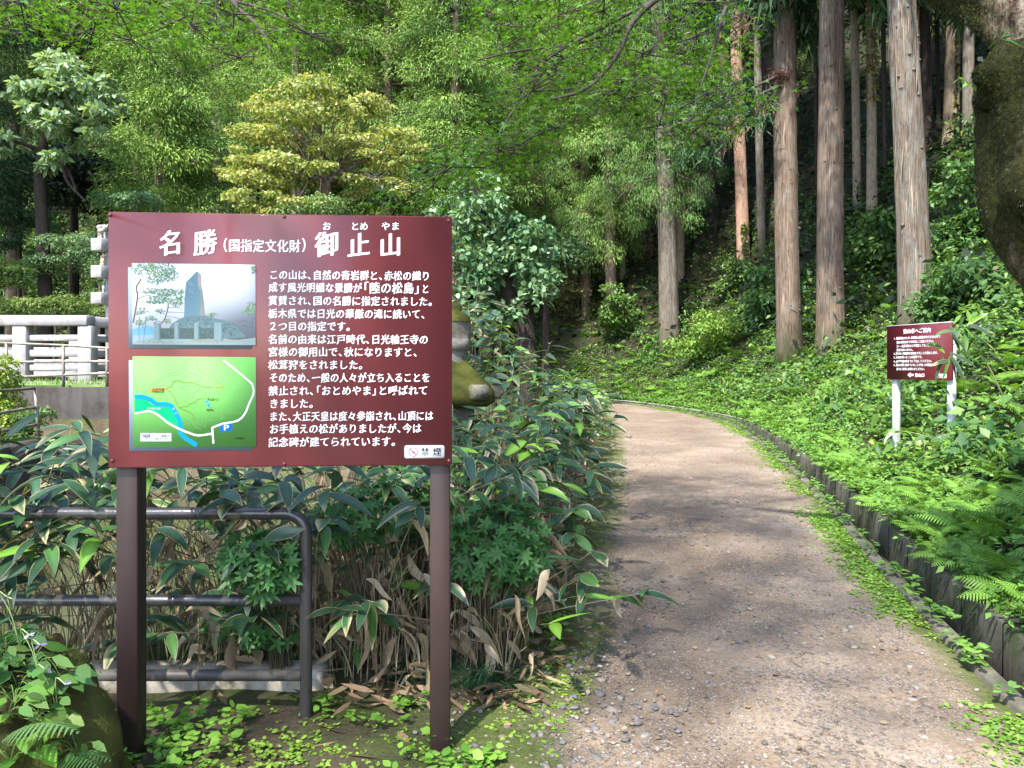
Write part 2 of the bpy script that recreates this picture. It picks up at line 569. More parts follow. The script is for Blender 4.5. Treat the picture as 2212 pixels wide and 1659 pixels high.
p = obj("path", mesh_np("path", np.stack([PX.ravel(), PY.ravel(), PZ.ravel()], 1), q, ec, True), M_path)
tagged(p, "brown gravel path curving away to the left between bamboo and ferns", kind="structure")

def path_z(x, y): return 0.02 * min(max(y, 0), 27) + 0.03

# drainage channel along the path's outer edge
def concrete_mat(name, a, b, moss, mossamt=0.5, sc=3.0, streak=0.25):
    m, nt, bs, out = new_mat(name)
    v = coords(nt, (1, 1, streak))
    f = noise_tex(nt, v, sc * 2.2, 8, 0.72, 0.4)
    c = ramp(nt, f, [(0.32, b), (0.55, a), (0.75, tuple(min(1, x * 1.25) for x in a))])
    mm = noise_tex(nt, coords(nt), sc, 7, 0.7)
    c = mix(nt, ramp(nt, mm, [(0.66 - 0.3 * mossamt, (0, 0, 0)), (0.80 - 0.3 * mossamt, (1, 1, 1))]), c, moss)
    nt.links.new(c, bs.inputs["Base Color"])
    bs.inputs["Roughness"].default_value = 0.9
    bump(nt, bs, noise_tex(nt, coords(nt), 60, 6, 0.7), 0.5, 0.008)
    return m

M_conc = concrete_mat("weathered_concrete", (0.11, 0.095, 0.075), (0.04, 0.036, 0.028), (0.05, 0.065, 0.018), 0.65)
M_concmoss = concrete_mat("mossy_concrete", (0.085, 0.076, 0.06), (0.026, 0.024, 0.018), (0.030, 0.042, 0.010), 0.75)

dch = empty("drainage_channel", (1.9, 0, 0), "narrow mossy concrete drainage channel along the right edge of the gravel path", "drain")
def sweep(name, sec, mat, s0, s1, step=0.25, parent=dch):
    """sec: closed list of (offset, height) swept along the path edge"""
    n = int((s1 - s0) / step)
    c, _ = arc_resample(RE, n, s0, s1)
    t = nrm(np.gradient(c, axis=0)); r = np.stack([t[:, 1], -t[:, 0]], 1)
    mb = MB(); s = len(sec)
    o = np.array([a for a, _ in sec]); hh = np.array([b for _, b in sec])
    vx = c[:, None, 0] + r[:, None, 0] * o; vy = c[:, None, 1] + r[:, None, 1] * o
    vz = (0.02 * np.clip(c[:, 1], 0, 27))[:, None] + hh
    i, j = np.meshgrid(np.arange(n - 1), np.arange(s), indexing='ij')
    q = np.stack([i * s + j, (i + 1) * s + j, (i + 1) * s + (j + 1) % s, i * s + (j + 1) % s], -1).reshape(-1, 4)
    mb.add(np.stack([vx.ravel(), vy.ravel(), vz.ravel()], 1), q[:, ::-1])
    return obj(name, mb.mesh(name), mat, parent)
sweep("kerb", [(0.0, -0.6), (0.0, 0.028), (0.010, 0.036), (0.075, 0.036), (0.085, 0.028), (0.085, -0.6)], M_conc, 3, 36)
sweep("channel_bed", [(0.08, -0.62), (0.08, -0.27), (0.45, -0.27), (0.45, -0.62)], M_concmoss, 3, 36)
seglen, nseg = np.linalg.norm(np.diff(RE, axis=0), axis=1).sum(), 0
for a in np.arange(3, 36, 0.62):
    sweep("wall_block", [(0.37, -0.6), (0.375, 0.03), (0.385, 0.042), (0.50, 0.042), (0.51, 0.03), (0.51, -0.6)], M_concmoss, a, a + 0.605, 0.14)

# ------------------------------------------------------------------ leaf generators
def leaves(mb, c, d, n, L, W, col, kind='kite', droop=0.12, tip=None, fold=0.0):
    """c,d,n (N,3); L,W (N,) ; col (N,3)"""
    c, d, n = np.asarray(c, float), nrm(np.asarray(d, float)), np.asarray(n, float)
    k = len(c)
    if k == 0: return
    s = nrm(np.cross(d, n)); n = np.cross(s, d)
    L = np.broadcast_to(L, (k,))[:, None]; W = np.broadcast_to(W, (k,))[:, None]
    dz = np.array([0, 0, -1.0])
    col = np.broadcast_to(col, (k, 3)); tip = col if tip is None else np.broadcast_to(tip, (k, 3))
    if kind == 'kite':
        vs_ = [c, c + d * L * .42 - s * W * .5 + dz * L * droop * .2 + n * W * fold, c + d * L + dz * L * droop, c + d * L * .42 + s * W * .5 + dz * L * droop * .2 + n * W * fold]
        v = np.stack(vs_, 1); cc = np.stack([col, (col + tip) / 2, tip, (col + tip) / 2], 1)
        b = np.arange(k)[:, None] * 4
        f = np.concatenate([b + [0, 1, 2], b + [0, 2, 3]])
        mb.add(v.reshape(-1, 3), f, cc.reshape(-1, 3))
    else:
        st = [(0, 0), (.28, .85), (.62, .8), (1, 0)]
        vs_, cs = [c], [col]
        for t, w in st[1:3]:
            q = c + d * L * t + dz * L * droop * t * t
            vs_ += [q - s * W * .5 * w + n * W * fold, q + dz * 0, q + s * W * .5 * w + n * W * fold]
            cs += [col, col, col]
        vs_.append(c + d * L + dz * L * droop); cs.append(tip)
        v = np.stack(vs_, 1); cc = np.stack(cs, 1)
        b = np.arange(k)[:, None] * 8
        F = [[0, 1, 2], [0, 2, 3], [1, 4, 2], [2, 4, 5], [2, 5, 3], [3, 5, 6], [4, 7, 5], [5, 7, 6]]
        mb.add(v.reshape(-1, 3), np.concatenate([b + np.array(t) for t in F]), cc.reshape(-1, 3))

def rdir(r, k): return nrm(r.normal(size=(k, 3)))

def tinted(r, base, k, v=0.2, hue=0.08):
    c = np.asarray(base)[None] * (1 + r.normal(0, v, (k, 1)))
    c = c * (1 + r.normal(0, hue, (k, 3)) * np.array([1, .4, .8]))
    return np.clip(c, 0.004, 0.9)

# ------------------------------------------------------------------ cedars
def cedar_crown(seed, z0, z1, rmax, nb, per, ca, cb, L=(0.22, 0.42), W=0.05, droop=0.3, prof=None, az=None, lift=0.0, bc=None, dead=0.0, puff=.42, hang=0.0):
    """boughs around the axis, each carrying tufts of cord-like shoots; returns (foliage MB, boughs MB) in tree coordinates"""
    r = rng(seed)
    mbf, mbb = MB(), MB()
    Cs, Ds, Ts = [], [], []
    for b in range(nb):
        u = (b + r.random()) / nb
        z = z0 + (z1 - z0) * u
        a = r.uniform(*(az or (0, 2 * np.pi)))
        pr = prof(u) if prof else (1 - u) ** 0.75 + 0.06
        ln = rmax * pr * r.uniform(.7, 1.1)
        hd = np.array([math.cos(a), math.sin(a), 0])
        sd = np.array([-hd[1], hd[0], 0])
        def at(s): return np.array([0, 0, z]) + hd * ln * s + np.array([0, 0, 1]) * ln * (lift * s - droop * s * s)
        pts = np.array([at(s) for s in np.linspace(0, .95, 6)])
        if bc is not None: tube(mbb, pts, np.linspace(.05, .012, 6) * min(1, .4 + ln / 3), 5, bc, cap=False)
        kt = r.normal(0, .22)
        for s in np.arange(0.3, 1.01, 0.72 / max(ln, .7)):
            for e in ((0,) if s > .9 else (-1, 0, 1)):
                off = sd * e * r.uniform(.4, .75) * (1.15 - s) * min(ln * .7, 1.4)
                Cs.append(at(s) + off + r.normal(0, .1, 3) - np.array([0, 0, abs(e) * .1]))
                Ds.append(hd * .8 + sd * e * .7)
                Ts.append((kt + r.normal(0, .16), r.random() < dead))
    Cs, Ds = np.array(Cs), np.array(Ds)
    K = len(Cs)
    T = np.array([t[0] for t in Ts]); DE = np.array([t[1] for t in Ts])
    mixf = np.clip(.5 + T[:, None] + r.normal(0, .15, (K, 1)), 0, 1)
    base = np.asarray(ca)[None] * (1 - mixf) + np.asarray(cb)[None] * mixf
    base[DE] = (0.085, 0.052, 0.03)
    Rp = puff * r.uniform(.7, 1.25, K)
    per = int(per * (5.4 if L[0] < .3 else 2.6))
    c = np.repeat(Cs, per, 0); d0 = np.repeat(Ds, per, 0); col = np.repeat(base, per, 0); rp = np.repeat(Rp, per)[:, None]
    k = len(c)
    u = rdir(r, k); u[:, 2] = np.where(r.random(k) < .5, np.abs(u[:, 2]), u[:, 2])
    q = r.uniform(.35, 1, (k, 1)) ** .6
    c = c + u * rp * q * np.array([1, 1, .62 + hang * .5])
    d = nrm(u * (.6 - hang * .3) + d0 * .35 + r.normal(0, .38, (k, 3)) + np.array([0, 0, -.25 - hang]))
    col = col * (1 + r.normal(0, .16, (k, 1))) 
    col = np.clip(col, .004, .8)
    leaves(mbf, c, d, u + r.normal(0, .4, (k, 3)) + np.array([0, 0, .25]), r.uniform(*L, k) * .30, W * .44 * r.uniform(.7, 1.3, k), col * .8, 'kite', 0.3, np.clip(col * 1.3, 0, .9))
    return mbf, mbb

def trunk_tube(seed, pts, rad, seg=28, flare=0.25, rough=0.05):
    r = rng(seed)
    ph = r.uniform(0, 6.28, 6); am = r.uniform(.4, 1, 6)
    pts = smooth_path(pts, 44)
    rad = np.interp(np.linspace(0, 1, 44), np.linspace(0, 1, len(rad)), rad)
    z0 = pts[0][2]
    ridge = r.normal(0, 1, seg)
    def wob(i, a, p):
        h = p[2] - z0
        f = 1 + flare * math.exp(-h / .6) * (1 + .35 * np.sin(a * 5 + ph[0]) * math.exp(-h / .5))
        for k in range(3): f = f + rough * .35 * am[k] * np.sin(a * (3 + 2 * k) + ph[k] + h * .25 * (k - 1))
        f = f + rough * .5 * ridge + rough * r.normal(0, .15, len(a))
        return f
    mb = MB()
    tube(mb, pts, rad, seg, None, True, wob)
    return mb

M_bark = [bark_mat("cedar_bark_brown", (0.05, 0.033, 0.024), (0.15, 0.11, 0.082), (0.18, 0.168, 0.145), 1.0, 0.3, (0.045, 0.055, 0.02)),
          bark_mat("cedar_bark_grey", (0.05, 0.042, 0.036), (0.125, 0.10, 0.077), (0.165, 0.165, 0.148), 1.0, 0.42, (0.05, 0.06, 0.025)),
          bark_mat("cedar_bark_red", (0.10, 0.055, 0.04), (0.32, 0.20, 0.145), (0.38, 0.32, 0.26), 1.4, 0.2),
          bark_mat("cedar_bark_tan", (0.08, 0.06, 0.04), (0.28, 0.215, 0.145), (0.32, 0.30, 0.25), 1.6, 0.3),
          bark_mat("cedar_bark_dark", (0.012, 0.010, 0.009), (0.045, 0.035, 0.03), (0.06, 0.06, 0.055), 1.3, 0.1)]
DK, DB = (0.020, 0.048, 0.020), (0.035, 0.085, 0.024)      # dark cedar
LK, LB = (0.06, 0.12, 0.022), (0.15, 0.24, 0.045)          # light yellow-green cedar
MK, MBB = (0.035, 0.085, 0.026), (0.09, 0.17, 0.04)        # middle cedar

# high crowns, mostly above the frame: three shared meshes
HIGH = []
for s in range(3):
    f, b = cedar_crown(300 + s, 0, 9, 2.7, 40, 20, DK, DB, (0.7, 1.1), 0.17, 0.28, bc=(0.06, 0.04, 0.03))
    HIGH.append((f.mesh("high_crown"), b.mesh("high_boughs")))

def cedar_trunk(seed, px, py, tpx, wb, wt, mat, label, group=None, Y=None, crown=None, crown_z=None, tall=22, name="cedar_tree", ivy=0, knots=0):
    """a straight trunk standing where the sight line through (px,py) meets the hill, wb / wt its width in the picture at base and frame top"""
    x, y, z = hit(px, py) if Y is None else (P(px, py, Y).x, Y, None)
    gzz = gz(x, y)
    k = y / FPX
    zt = EYE + 800 * k
    lean = (tpx - px) * k / max(zt - gzz, 1)
    r0, r1 = wb * k / 2, wt * k / 2
    T = empty(name, (x, y, gzz), label, "tree", group)
    top = tall
    zs = [-.4, 0.0, .5, (zt - gzz) * .5, zt - gzz, max(top, zt - gzz + 3)]
    rr = np.interp(zs, [-.4, 0, zt - gzz, max(top, zt - gzz + 3)], [r0, r0, r1, r1 * .45])
    pts = [(lean * h, 0, h) for h in zs]
    hh = np.linspace(-.4, zs[-1], 26)
    mb = trunk_tube(seed, [(lean * h + .03 * r0 / .3 * math.sin(h * .45 + seed), 0, h) for h in hh], np.interp(hh, zs, rr), 44 if wb > 35 else 20, .38 if wb > 30 else .15)
    local("trunk", mb.mesh("trunk", True), mat, T)
    if knots:
        r = rng(seed + 5)
        ns = 260
        h = r.uniform(.3, zt - gzz, ns); a = r.uniform(-3.3, .1, ns)
        rad = np.interp(h, zs, rr) * 1.0
        c = np.stack([lean * h + .03 * r0 / .3 * np.sin(h * .45 + seed) + np.cos(a) * rad, np.sin(a) * rad, h], 1)
        nn = np.stack([np.cos(a), np.sin(a), np.zeros(ns)], 1)
        sbm = MB()
        leaves(sbm, c, np.stack([r.normal(0, .03, ns), r.normal(0, .03, ns), np.where(r.random(ns) < .5, 1.0, -1.0)], 1) + nn * .035, nn, r.uniform(.25, .9, ns), r.uniform(.012, .03, ns), tinted(r, (.13, .095, .07), ns, .4), 'kite', 0)
        local("bark_strips", sbm.mesh("bark_strips"), M_cane, T)
        for q in range(knots):
            h = r.uniform(.8, zt - gzz); a = r.uniform(-2.6, -.5)
            rad = np.interp(h, zs, rr)
            kb = MB()
            ctr = np.array([lean * h + math.cos(a) * rad * .93, math.sin(a) * rad * .93, h])
            o = np.array([math.cos(a), math.sin(a), -.15])
            tube(kb, [ctr, ctr + o * .025, ctr + o * .05], [.045, .035, .012], 8)
            local("branch_stub", kb.mesh("branch_stub", True), mat, T)
    cz = (zt - gzz + .8) if crown_z is None else crown_z
    if crown is not None:
        f, b = crown
        o = local("crown", f.mesh("crown"), M_needle, T); o.location = (lean * cz, 0, 0)
        if b.n: local("boughs", b.mesh("boughs"), M_twig, T).location = (lean * cz, 0, 0)
    else:
        f, b = HIGH[seed % 3]
        s = rng(seed).uniform(.85, 1.2)
        for nm, me, mt in (("crown", f, M_needle), ("boughs", b, M_twig)):
            o = local(nm, me, mt, T)
            o.location = (lean * cz, 0, cz); o.scale = (s, s, s * 1.1); o.rotation_euler = (0, 0, seed * 1.7)
    if ivy:
        r = rng(seed + 9)
        h = r.uniform(*ivy[:2], ivy[2]); a = r.uniform(ivy[3], ivy[4], ivy[2])
        rad = np.interp(h, zs, rr)
        c = np.stack([lean * h + np.cos(a) * rad * 1.04, np.sin(a) * rad * 1.04, h], 1)
        d = np.stack([np.cos(a), np.sin(a), np.full(len(a), .1)], 1) + r.normal(0, .5, (len(a), 3))
        ib = MB()
        leaves(ib, c, d, np.array([[0, 0, 1.0]]) + r.normal(0, .3, (len(a), 3)), r.uniform(.09, .17, len(a)), r.uniform(.08, .13, len(a)), tinted(r, ivy[5], len(a)), 'hex', .3)
        st = [(lean * q + math.cos((ivy[3] + ivy[4]) / 2 + .15 * math.sin(q * 2)) * np.interp(q, zs, rr) * 1.02, math.sin((ivy[3] + ivy[4]) / 2 + .15 * math.sin(q * 2)) * np.interp(q, zs, rr) * 1.02, q) for q in np.linspace(ivy[0], ivy[1], 14)]
        tube(ib, st, .015, 5, (0.12, 0.09, 0.06))
        local("ivy", ib.mesh("ivy"), M_leaf, T)
    return T, zs, rr, lean

G_R = "tall cedar trunks on the bank right of the path"
cedar_trunk(1, 1605, 585, 1588, 27, 22, M_bark[2], "slender cedar with pinkish red bark, sunlit, with ivy at its foot", G_R, ivy=(.2, 1.6, 70, -1.9, -1.0, (0.10, 0.17, 0.03)))
cedar_trunk(2, 1645, 560, 1635, 17, 15, M_bark[1], "thin grey cedar trunk just right of the pinkish one", G_R)
THREE = cedar_trunk(3, 1706, 775, 1694, 49, 45, M_bark[0], "thick brown cedar with a broken branch tuft high on its trunk", G_R, knots=14)
cedar_trunk(4, 1797, 765, 1794, 56, 50, M_bark[0], "thick brown cedar rising left of the small sign, grey lichen down its right side", G_R, knots=12)
cedar_trunk(5, 1853, 450, 1844, 17, 16, M_bark[3], "thin cedar with a rusty streak, between two thick trunks", G_R)
cedar_trunk(6, 1883, 475, 1880, 22, 17, M_bark[3], "slender tan cedar clothed in pale ivy leaves", G_R, ivy=(3.4, 8.5, 420, -3.1, -0.1, (0.26, 0.25, 0.10)))
cedar_trunk(7, 1976, 725, 1948, 67, 56, M_bark[1], "thickest cedar trunk, standing right behind the small brown sign", G_R, knots=12)
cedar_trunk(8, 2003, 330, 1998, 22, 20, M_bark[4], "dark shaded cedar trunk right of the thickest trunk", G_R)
cedar_trunk(9, 2054, 310, 2062, 32, 27, M_bark[3], "tan cedar with a thin ivy vine climbing it, high on the bank", G_R, ivy=(.5, 4.6, 80, -1.75, -1.4, (0.12, 0.16, 0.05)))
cedar_trunk(10, 2092, 305, 2094, 24, 22, M_bark[1], "grey cedar trunk on the bank nearest the mossy tree", G_R)
cr = cedar_crown(11, 2.8, 15, 2.3, 56, 30, DK, (0.05, 0.12, 0.04), (0.2, 0.42), 0.045, 0.6, lambda u: .7 + .4 * math.sin(u * 3.1), bc=(0.06, 0.04, 0.03), dead=.12, hang=.65)
cedar_trunk(11, 1471, 600, 1468, 17, 15, M_bark[3], "thin mottled cedar with dark drooping boughs, right behind the stout grey one", G_R, crown=cr)
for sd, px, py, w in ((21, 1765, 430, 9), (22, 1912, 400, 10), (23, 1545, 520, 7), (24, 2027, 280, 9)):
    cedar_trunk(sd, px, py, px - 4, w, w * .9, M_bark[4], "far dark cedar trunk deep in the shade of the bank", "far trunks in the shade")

r_ = rng(77)
cr = cedar_crown(12, 4.8, 17, 2.5, 56, 34, MK, (0.12, 0.22, 0.05), (0.2, 0.42), 0.045, 0.55, lambda u: .75 + .4 * math.sin(u * 3.1), bc=(0.06, 0.04, 0.03), dead=.06, hang=.65)
cedar_trunk(12, 1446, 750, 1425, 42, 34, M_bark[1], "stout pale grey cedar at the bend of the path", "cedars at the bend of the path", crown=cr)
cr = cedar_crown(14, 2.9, 15, 2.4, 60, 34, MK, (0.18, 0.30, 0.06), (0.2, 0.42), 0.045, 0.6, lambda u: .7 + .5 * math.sin(u * 3.1), bc=(0.06, 0.04, 0.03), dead=.05, hang=.65)
cedar_trunk(14, 1321, 722, 1306, 24, 19, M_bark[0], "brown cedar with drooping lower boughs left of the stout grey one", "cedars at the bend of the path", crown=cr)
cr = cedar_crown(15, 2.5, 16, 2.8, 74, 34, (.05, .12, .03), (0.20, 0.32, 0.065), (0.2, 0.45), 0.045, 0.55, lambda u: .8 + .4 * math.sin(u * 3.1), bc=(0.06, 0.04, 0.03), dead=.05, hang=.65)
cedar_trunk(15, 1266, 690, 1258, 21, 17, M_bark[0], "cedar with a broad light green drooping crown above the ivy-covered tree", "cedars at the bend of the path", crown=cr)
cedar_trunk(16, 1244, 610, 1242, 10, 9, M_bark[1], "very thin pale trunk beside the light green drooping cedar", "cedars at the bend of the path")
cedar_trunk(13, 1345, 600, 1344, 11, 10, M_bark[3], "thin yellowish trunk between the brown cedar and the stout grey one", "cedars at the bend of the path")
cr = cedar_crown(17, 3.2, 17, 2.5, 66, 30, (.05, .12, .03), (0.20, 0.32, 0.065), (0.25, 0.5), 0.05, 0.45, lambda u: .9 - .3 * u, bc=(0.06, 0.04, 0.03), hang=.65)
cedar_trunk(17, 1118, 690, 1112, 22, 18, M_bark[1], "pale grey cedar trunk seen through light green foliage above the ivy-covered tree", crown=cr)


# bare and leafy low boughs of the thick brown cedar, reaching left
T3, zs3, rr3, lean3 = THREE
o3 = np.array(T3.location)
r = rng(88)
for pts, nt in (([(1692, 160), (1650, 178), (1600, 205), (1540, 245), (1478, 262)], 15), ([(1688, 185), (1640, 205), (1585, 240), (1530, 290), (1500, 330)], 9), ([(1676, 22), (1640, 18), (1600, 30), (1560, 55), (1500, 90)], 12)):
    q = smooth_path([np.array(P(a, b, o3[1] - .25 - 1.6 * k / len(pts))) - o3 for k, (a, b) in enumerate(pts)], 12)
    mb = MB()
    tube(mb, q, np.linspace(.045, .012, 12), 6, (.1, .07, .05))
    local("lower_bough", mb.mesh("lower_bough", True), M_twig, T3)
    fb = MB()
    for t in np.linspace(.35, 1, nt):
        c0 = q[min(11, int(t * 11))] + r.normal(0, .22, 3) - np.array([0, 0, .12])
        n = 60
        dead = r.random() < .12
        col = tinted(r, (0.10, 0.065, 0.045) if dead else (0.035, 0.085, 0.035), n)
        leaves(fb, c0 + r.normal(0, .13, (n, 3)), r.normal(0, .6, (n, 3)) + np.array([-.4, -.3, -.35]), rdir(r, n), r.uniform(.15, .34, n), .035, col * .8, 'kite', .3, col * 1.2)
    local("lower_spray", fb.mesh("lower_spray"), M_needle, T3)
fb = MB()
n = 260
c0 = np.array(P(1683, 162, o3[1] - .32)) - o3
leaves(fb, c0 + r.normal(0, .1, (n, 3)) * np.array([1.3, .6, .8]), rdir(r, n), rdir(r, n), r.uniform(.1, .22, n), .02, tinted(r, (0.11, 0.06, 0.05), n), 'kite', .2)
local("broken_tuft", fb.mesh("broken_tuft"), M_dry, T3)

# ------------------------------------------------------------------ leafy trees and shrubs
def leafy(name, label, cat, base, pads, mat, L, W, c1, c2, kind='kite', stems=(), group=None, seed=0, flat=.5, bark=None, droop=.2, down=0.0, upn=1.0, yel=None):
    """pads: (centre, rx, ry, rz, count) in world coordinates - lens-shaped clouds of leaves, thicker towards their skin"""
    r = rng(seed + 1000)
    T = empty(name, base, label, cat, group)
    mb = MB()
    for (c, rx, ry, rz, n) in pads:
        u = rdir(r, n) * (r.uniform(.25, 1, (n, 1)) ** .45)
        u[:, 2] = np.abs(u[:, 2]) * np.where(r.random(n) < .72, 1, -1)
        pos = np.asarray(c) + u * np.array([rx, ry, rz])
        m = np.clip(r.normal(.5, .22) + r.normal(0, .2, (n, 1)) + u[:, 2:3] * .12, 0, 1)
        col = np.asarray(c1) * (1 - m) + np.asarray(c2) * m
        if yel is not None:
            y = r.random(n) < yel[1]
            col[y] = np.asarray(yel[0]) * r.uniform(.7, 1.2, (int(y.sum()), 1))
        col = np.clip(col * (1 + r.normal(0, .15, (n, 1))), .004, .9)
        out = u * np.array([1, 1, .3])
        d = nrm(out * .7 + r.normal(0, .55, (n, 3)) + np.array([0, 0, -.2 - down]))
        nn = np.array([0, 0, upn]) + r.normal(0, flat, (n, 3)) + u * .35
        leaves(mb, pos, d, nn, r.uniform(*L, n), r.uniform(*W, n), col, kind, droop)
    obj("crown" if cat == "tree" else "foliage", mb.mesh("crown"), mat, T)
    if stems:
        sb = MB()
        for pts, r0, r1 in stems:
            q = smooth_path(pts, 14)
            ph = r.uniform(0, 6)
            tube(sb, q, np.linspace(r0, r1, 14), 12, (.1, .08, .06), True, lambda i, a, p: 1 + .1 * np.sin(a * 3 + ph) + .05 * r.normal(size=len(a)))
        obj("trunk" if cat == "tree" else "stem", sb.mesh("trunk", True), bark or M_bark[0], T)
    return T

def padset(seed, ctr, ext, n, pr, count, squash=.45, shell=.55, bottom=-.6):
    """n pads spread over the outer part of an ellipsoid crown"""
    r = rng(seed)
    out = []
    while len(out) < n:
        u = rdir(r, 1)[0]
        if u[2] < bottom: continue
        u = u * r.uniform(shell, 1)
        s = r.uniform(.7, 1.25) * pr
        out.append((np.asarray(ctr) + u * np.asarray(ext), s, s, s * squash, int(count * s / pr)))
    return out

def gbase(px, Y):
    x = (px - 1106) / FPX * Y
    return (x, Y, gz(x, Y))

# yellowing maple behind the board
b = gbase(712, 17.5)
def MP(px, py, dY=0): return np.array(P(px, py, 17.5 + dY))
r = rng(5)
pads, tips = [], []
for (x, y, w) in ((690, 195, 90), (600, 235, 80), (770, 225, 85), (690, 250, 110), (560, 280, 75), (830, 275, 70), (640, 300, 90), (740, 300, 95), (860, 320, 55), (540, 330, 70),
                  (510, 365, 55), (610, 350, 85), (700, 345, 70), (800, 340, 75), (870, 350, 45), (560, 385, 70), (640, 395, 80), (850, 395, 50), (500, 400, 45), (720, 215, 70), (520, 420, 60), (610, 430, 60), (780, 400, 50), (590, 455, 50), (690, 440, 50), (860, 410, 45)):
    for k in range(5):
        s = w * r.uniform(.26, .62) / FPX * 17.5
        c = MP(x + r.normal(0, w * .32), y + r.normal(0, 15), r.uniform(-1.3, 1.5))
        pads.append((c, s, s, s * r.uniform(.2, .34), int(330 * (s / .5) ** 2)))
        tips.append(c)
twg = [([MP(705 + r.normal(0, 25), 400, .2), (MP(700, 370) + t) / 2 + np.array([0, 0, .15]), t], .022, .006) for t in tips[::3]]
twg += [([MP(x, y, -.6), MP(x + dx * .5, y + 8, -.8), MP(x + dx, y + dy, -.9)], .012, .003) for x, y, dx, dy in ((790, 375, 60, -20), (790, 378, 70, 10), (780, 380, 50, 30), (790, 376, 40, -35), (760, 300, 55, -12), (770, 306, 50, 14))]
leafy("maple_tree", "yellowing maple with layered pale yellow-green crown just above the large sign", "tree", b, pads, M_leaf, (.06, .1), (.06, .09), (0.12, 0.18, 0.04), (0.33, 0.36, 0.12),
      stems=[([b, (b[0], b[1], b[2] + 1.5), MP(705, 380), MP(690, 300), MP(690, 210)], .16, .04), ([MP(706, 400), MP(640, 360), MP(560, 330)], .08, .02), ([MP(706, 395), MP(780, 350), MP(850, 310)], .08, .02), ([MP(700, 350), MP(640, 290), MP(600, 240)], .06, .02)] + twg,
      seed=5, yel=((0.42, 0.33, 0.10), .07))

# light green cedars behind and left of the maple
def far_cedar(seed, px, Y, ztop, z0, rmax, label, ca, cb, nb=46, per=36, prof=None, name="cedar_tree", droop=.25, L=(.25, .5), W=.055, group=None):
    x, y, z = gbase(px, Y)
    T = empty(name, (x, y, z), label, "tree", group)
    f, bo = cedar_crown(seed, z0 - z, ztop - z, rmax, nb, per, ca, cb, L, W, droop, prof, bc=(.06, .04, .03), lift=.12, puff=.52)
    local("crown", f.mesh("crown"), M_needle, T)
    local("boughs", bo.mesh("boughs"), M_twig, T)
    mb = trunk_tube(seed, [(0, 0, -.4), (0, 0, (ztop - z) * .5), (0, 0, ztop - z)], [.26, .16, .03], 14, .2)
    local("trunk", mb.mesh("trunk", True), M_bark[0], T)
    return T
bush = lambda u: .75 + .35 * math.sin(u * 3.1)
far_cedar(41, 345, 21, 10.8, 4.2, 1.9, "bright green cedar with bushy tufted boughs left above the large sign", (.06, .13, .03), (0.20, 0.31, 0.06), 54, 40, bush)
far_cedar(42, 640, 25, 18, 8.0, 2.7, "light green cedar rising behind the yellowing maple", (.06, .13, .03), (0.22, 0.33, 0.065), 60, 38, bush)
far_cedar(43, 838, 26, 18, 5.5, 2.7, "pale yellow-green cedar between the yellowing maple and the overhanging maple branches", (.08, .15, .03), (0.25, 0.34, 0.08), 74, 38, bush)
far_cedar(44, 985, 24, 17, 5.0, 2.1, "fresh green cedar directly above the large sign's right end", (.06, .13, .03), (.18, .29, .06), 64, 38, bush)
far_cedar(45, 470, 29, 19, 8.5, 2.8, "cedar with reddish dead tufts behind the bright green one", (.05, .115, .028), (.17, .27, .05), 60, 36, bush)
far_cedar(46, 30, 24, 15, 9.2, 2.0, "yellow-green cedar tip near the picture's upper left edge", MK, LB, 46, 36)
far_cedar(47, -70, 20, 13, 5.5, 2.3, "dark cedar crossing the picture's left edge", DK, DB, 46, 36, bush)
far_cedar(48, 735, 30, 22, 9, 3.2, "tall light cedar topping the frame behind the maple", (.05, .115, .028), (.17, .27, .05), 60, 36, bush)
far_cedar(49, 1050, 30, 22, 7, 3.0, "tall light cedar behind the overhanging maple branches", (.05, .115, .028), (.17, .27, .05), 66, 36, bush)

# sage-leaved layered tree on the left
b = gbase(95, 19)
pads = []
r = rng(9)
for (x, y, w) in ((130, 150, 60), (90, 165, 55), (170, 165, 60), (60, 195, 55), (150, 200, 70), (210, 195, 50), (110, 215, 60), (190, 225, 55), (60, 235, 45), (140, 240, 55), (225, 245, 30), (35, 215, 35), (100, 265, 60), (60, 275, 35), (200, 280, 30), (30, 330, 40), (90, 350, 40), (150, 320, 30)):
    for q in range(3):
        s = w * r.uniform(.3, .62) / FPX * 18
        pads.append((np.array(P(x + r.normal(0, 26), y + r.normal(0, 14), 18 + r.uniform(-1, .8))), s, s, s * .22, int(150 * (s / .4) ** 2)))
leafy("broadleaf_tree", "broadleaf tree with flat layers of pale sage green leaves at left", "tree", b, pads, M_leaf, (.13, .22), (.09, .14), (0.11, 0.19, 0.09), (0.30, 0.41, 0.25), 'hex',
      stems=[([b, (b[0] + .05, b[1], b[2] + 2), np.array(P(88, 380, 18.6)), np.array(P(100, 290, 18.3)), np.array(P(125, 200, 18))], .2, .05), ([np.array(P(92, 330, 18.5)), np.array(P(140, 360, 18.2)), np.array(P(165, 410, 18))], .05, .03),
             ([np.array(P(92, 330, 18.5)), np.array(P(50, 310, 18.2)), np.array(P(0, 300, 18))], .06, .03), ([np.array(P(135, 340, 18.3)), np.array(P(145, 390, 18)), np.array(P(185, 435, 17.8))], .05, .02)], seed=9, bark=M_bark[4])
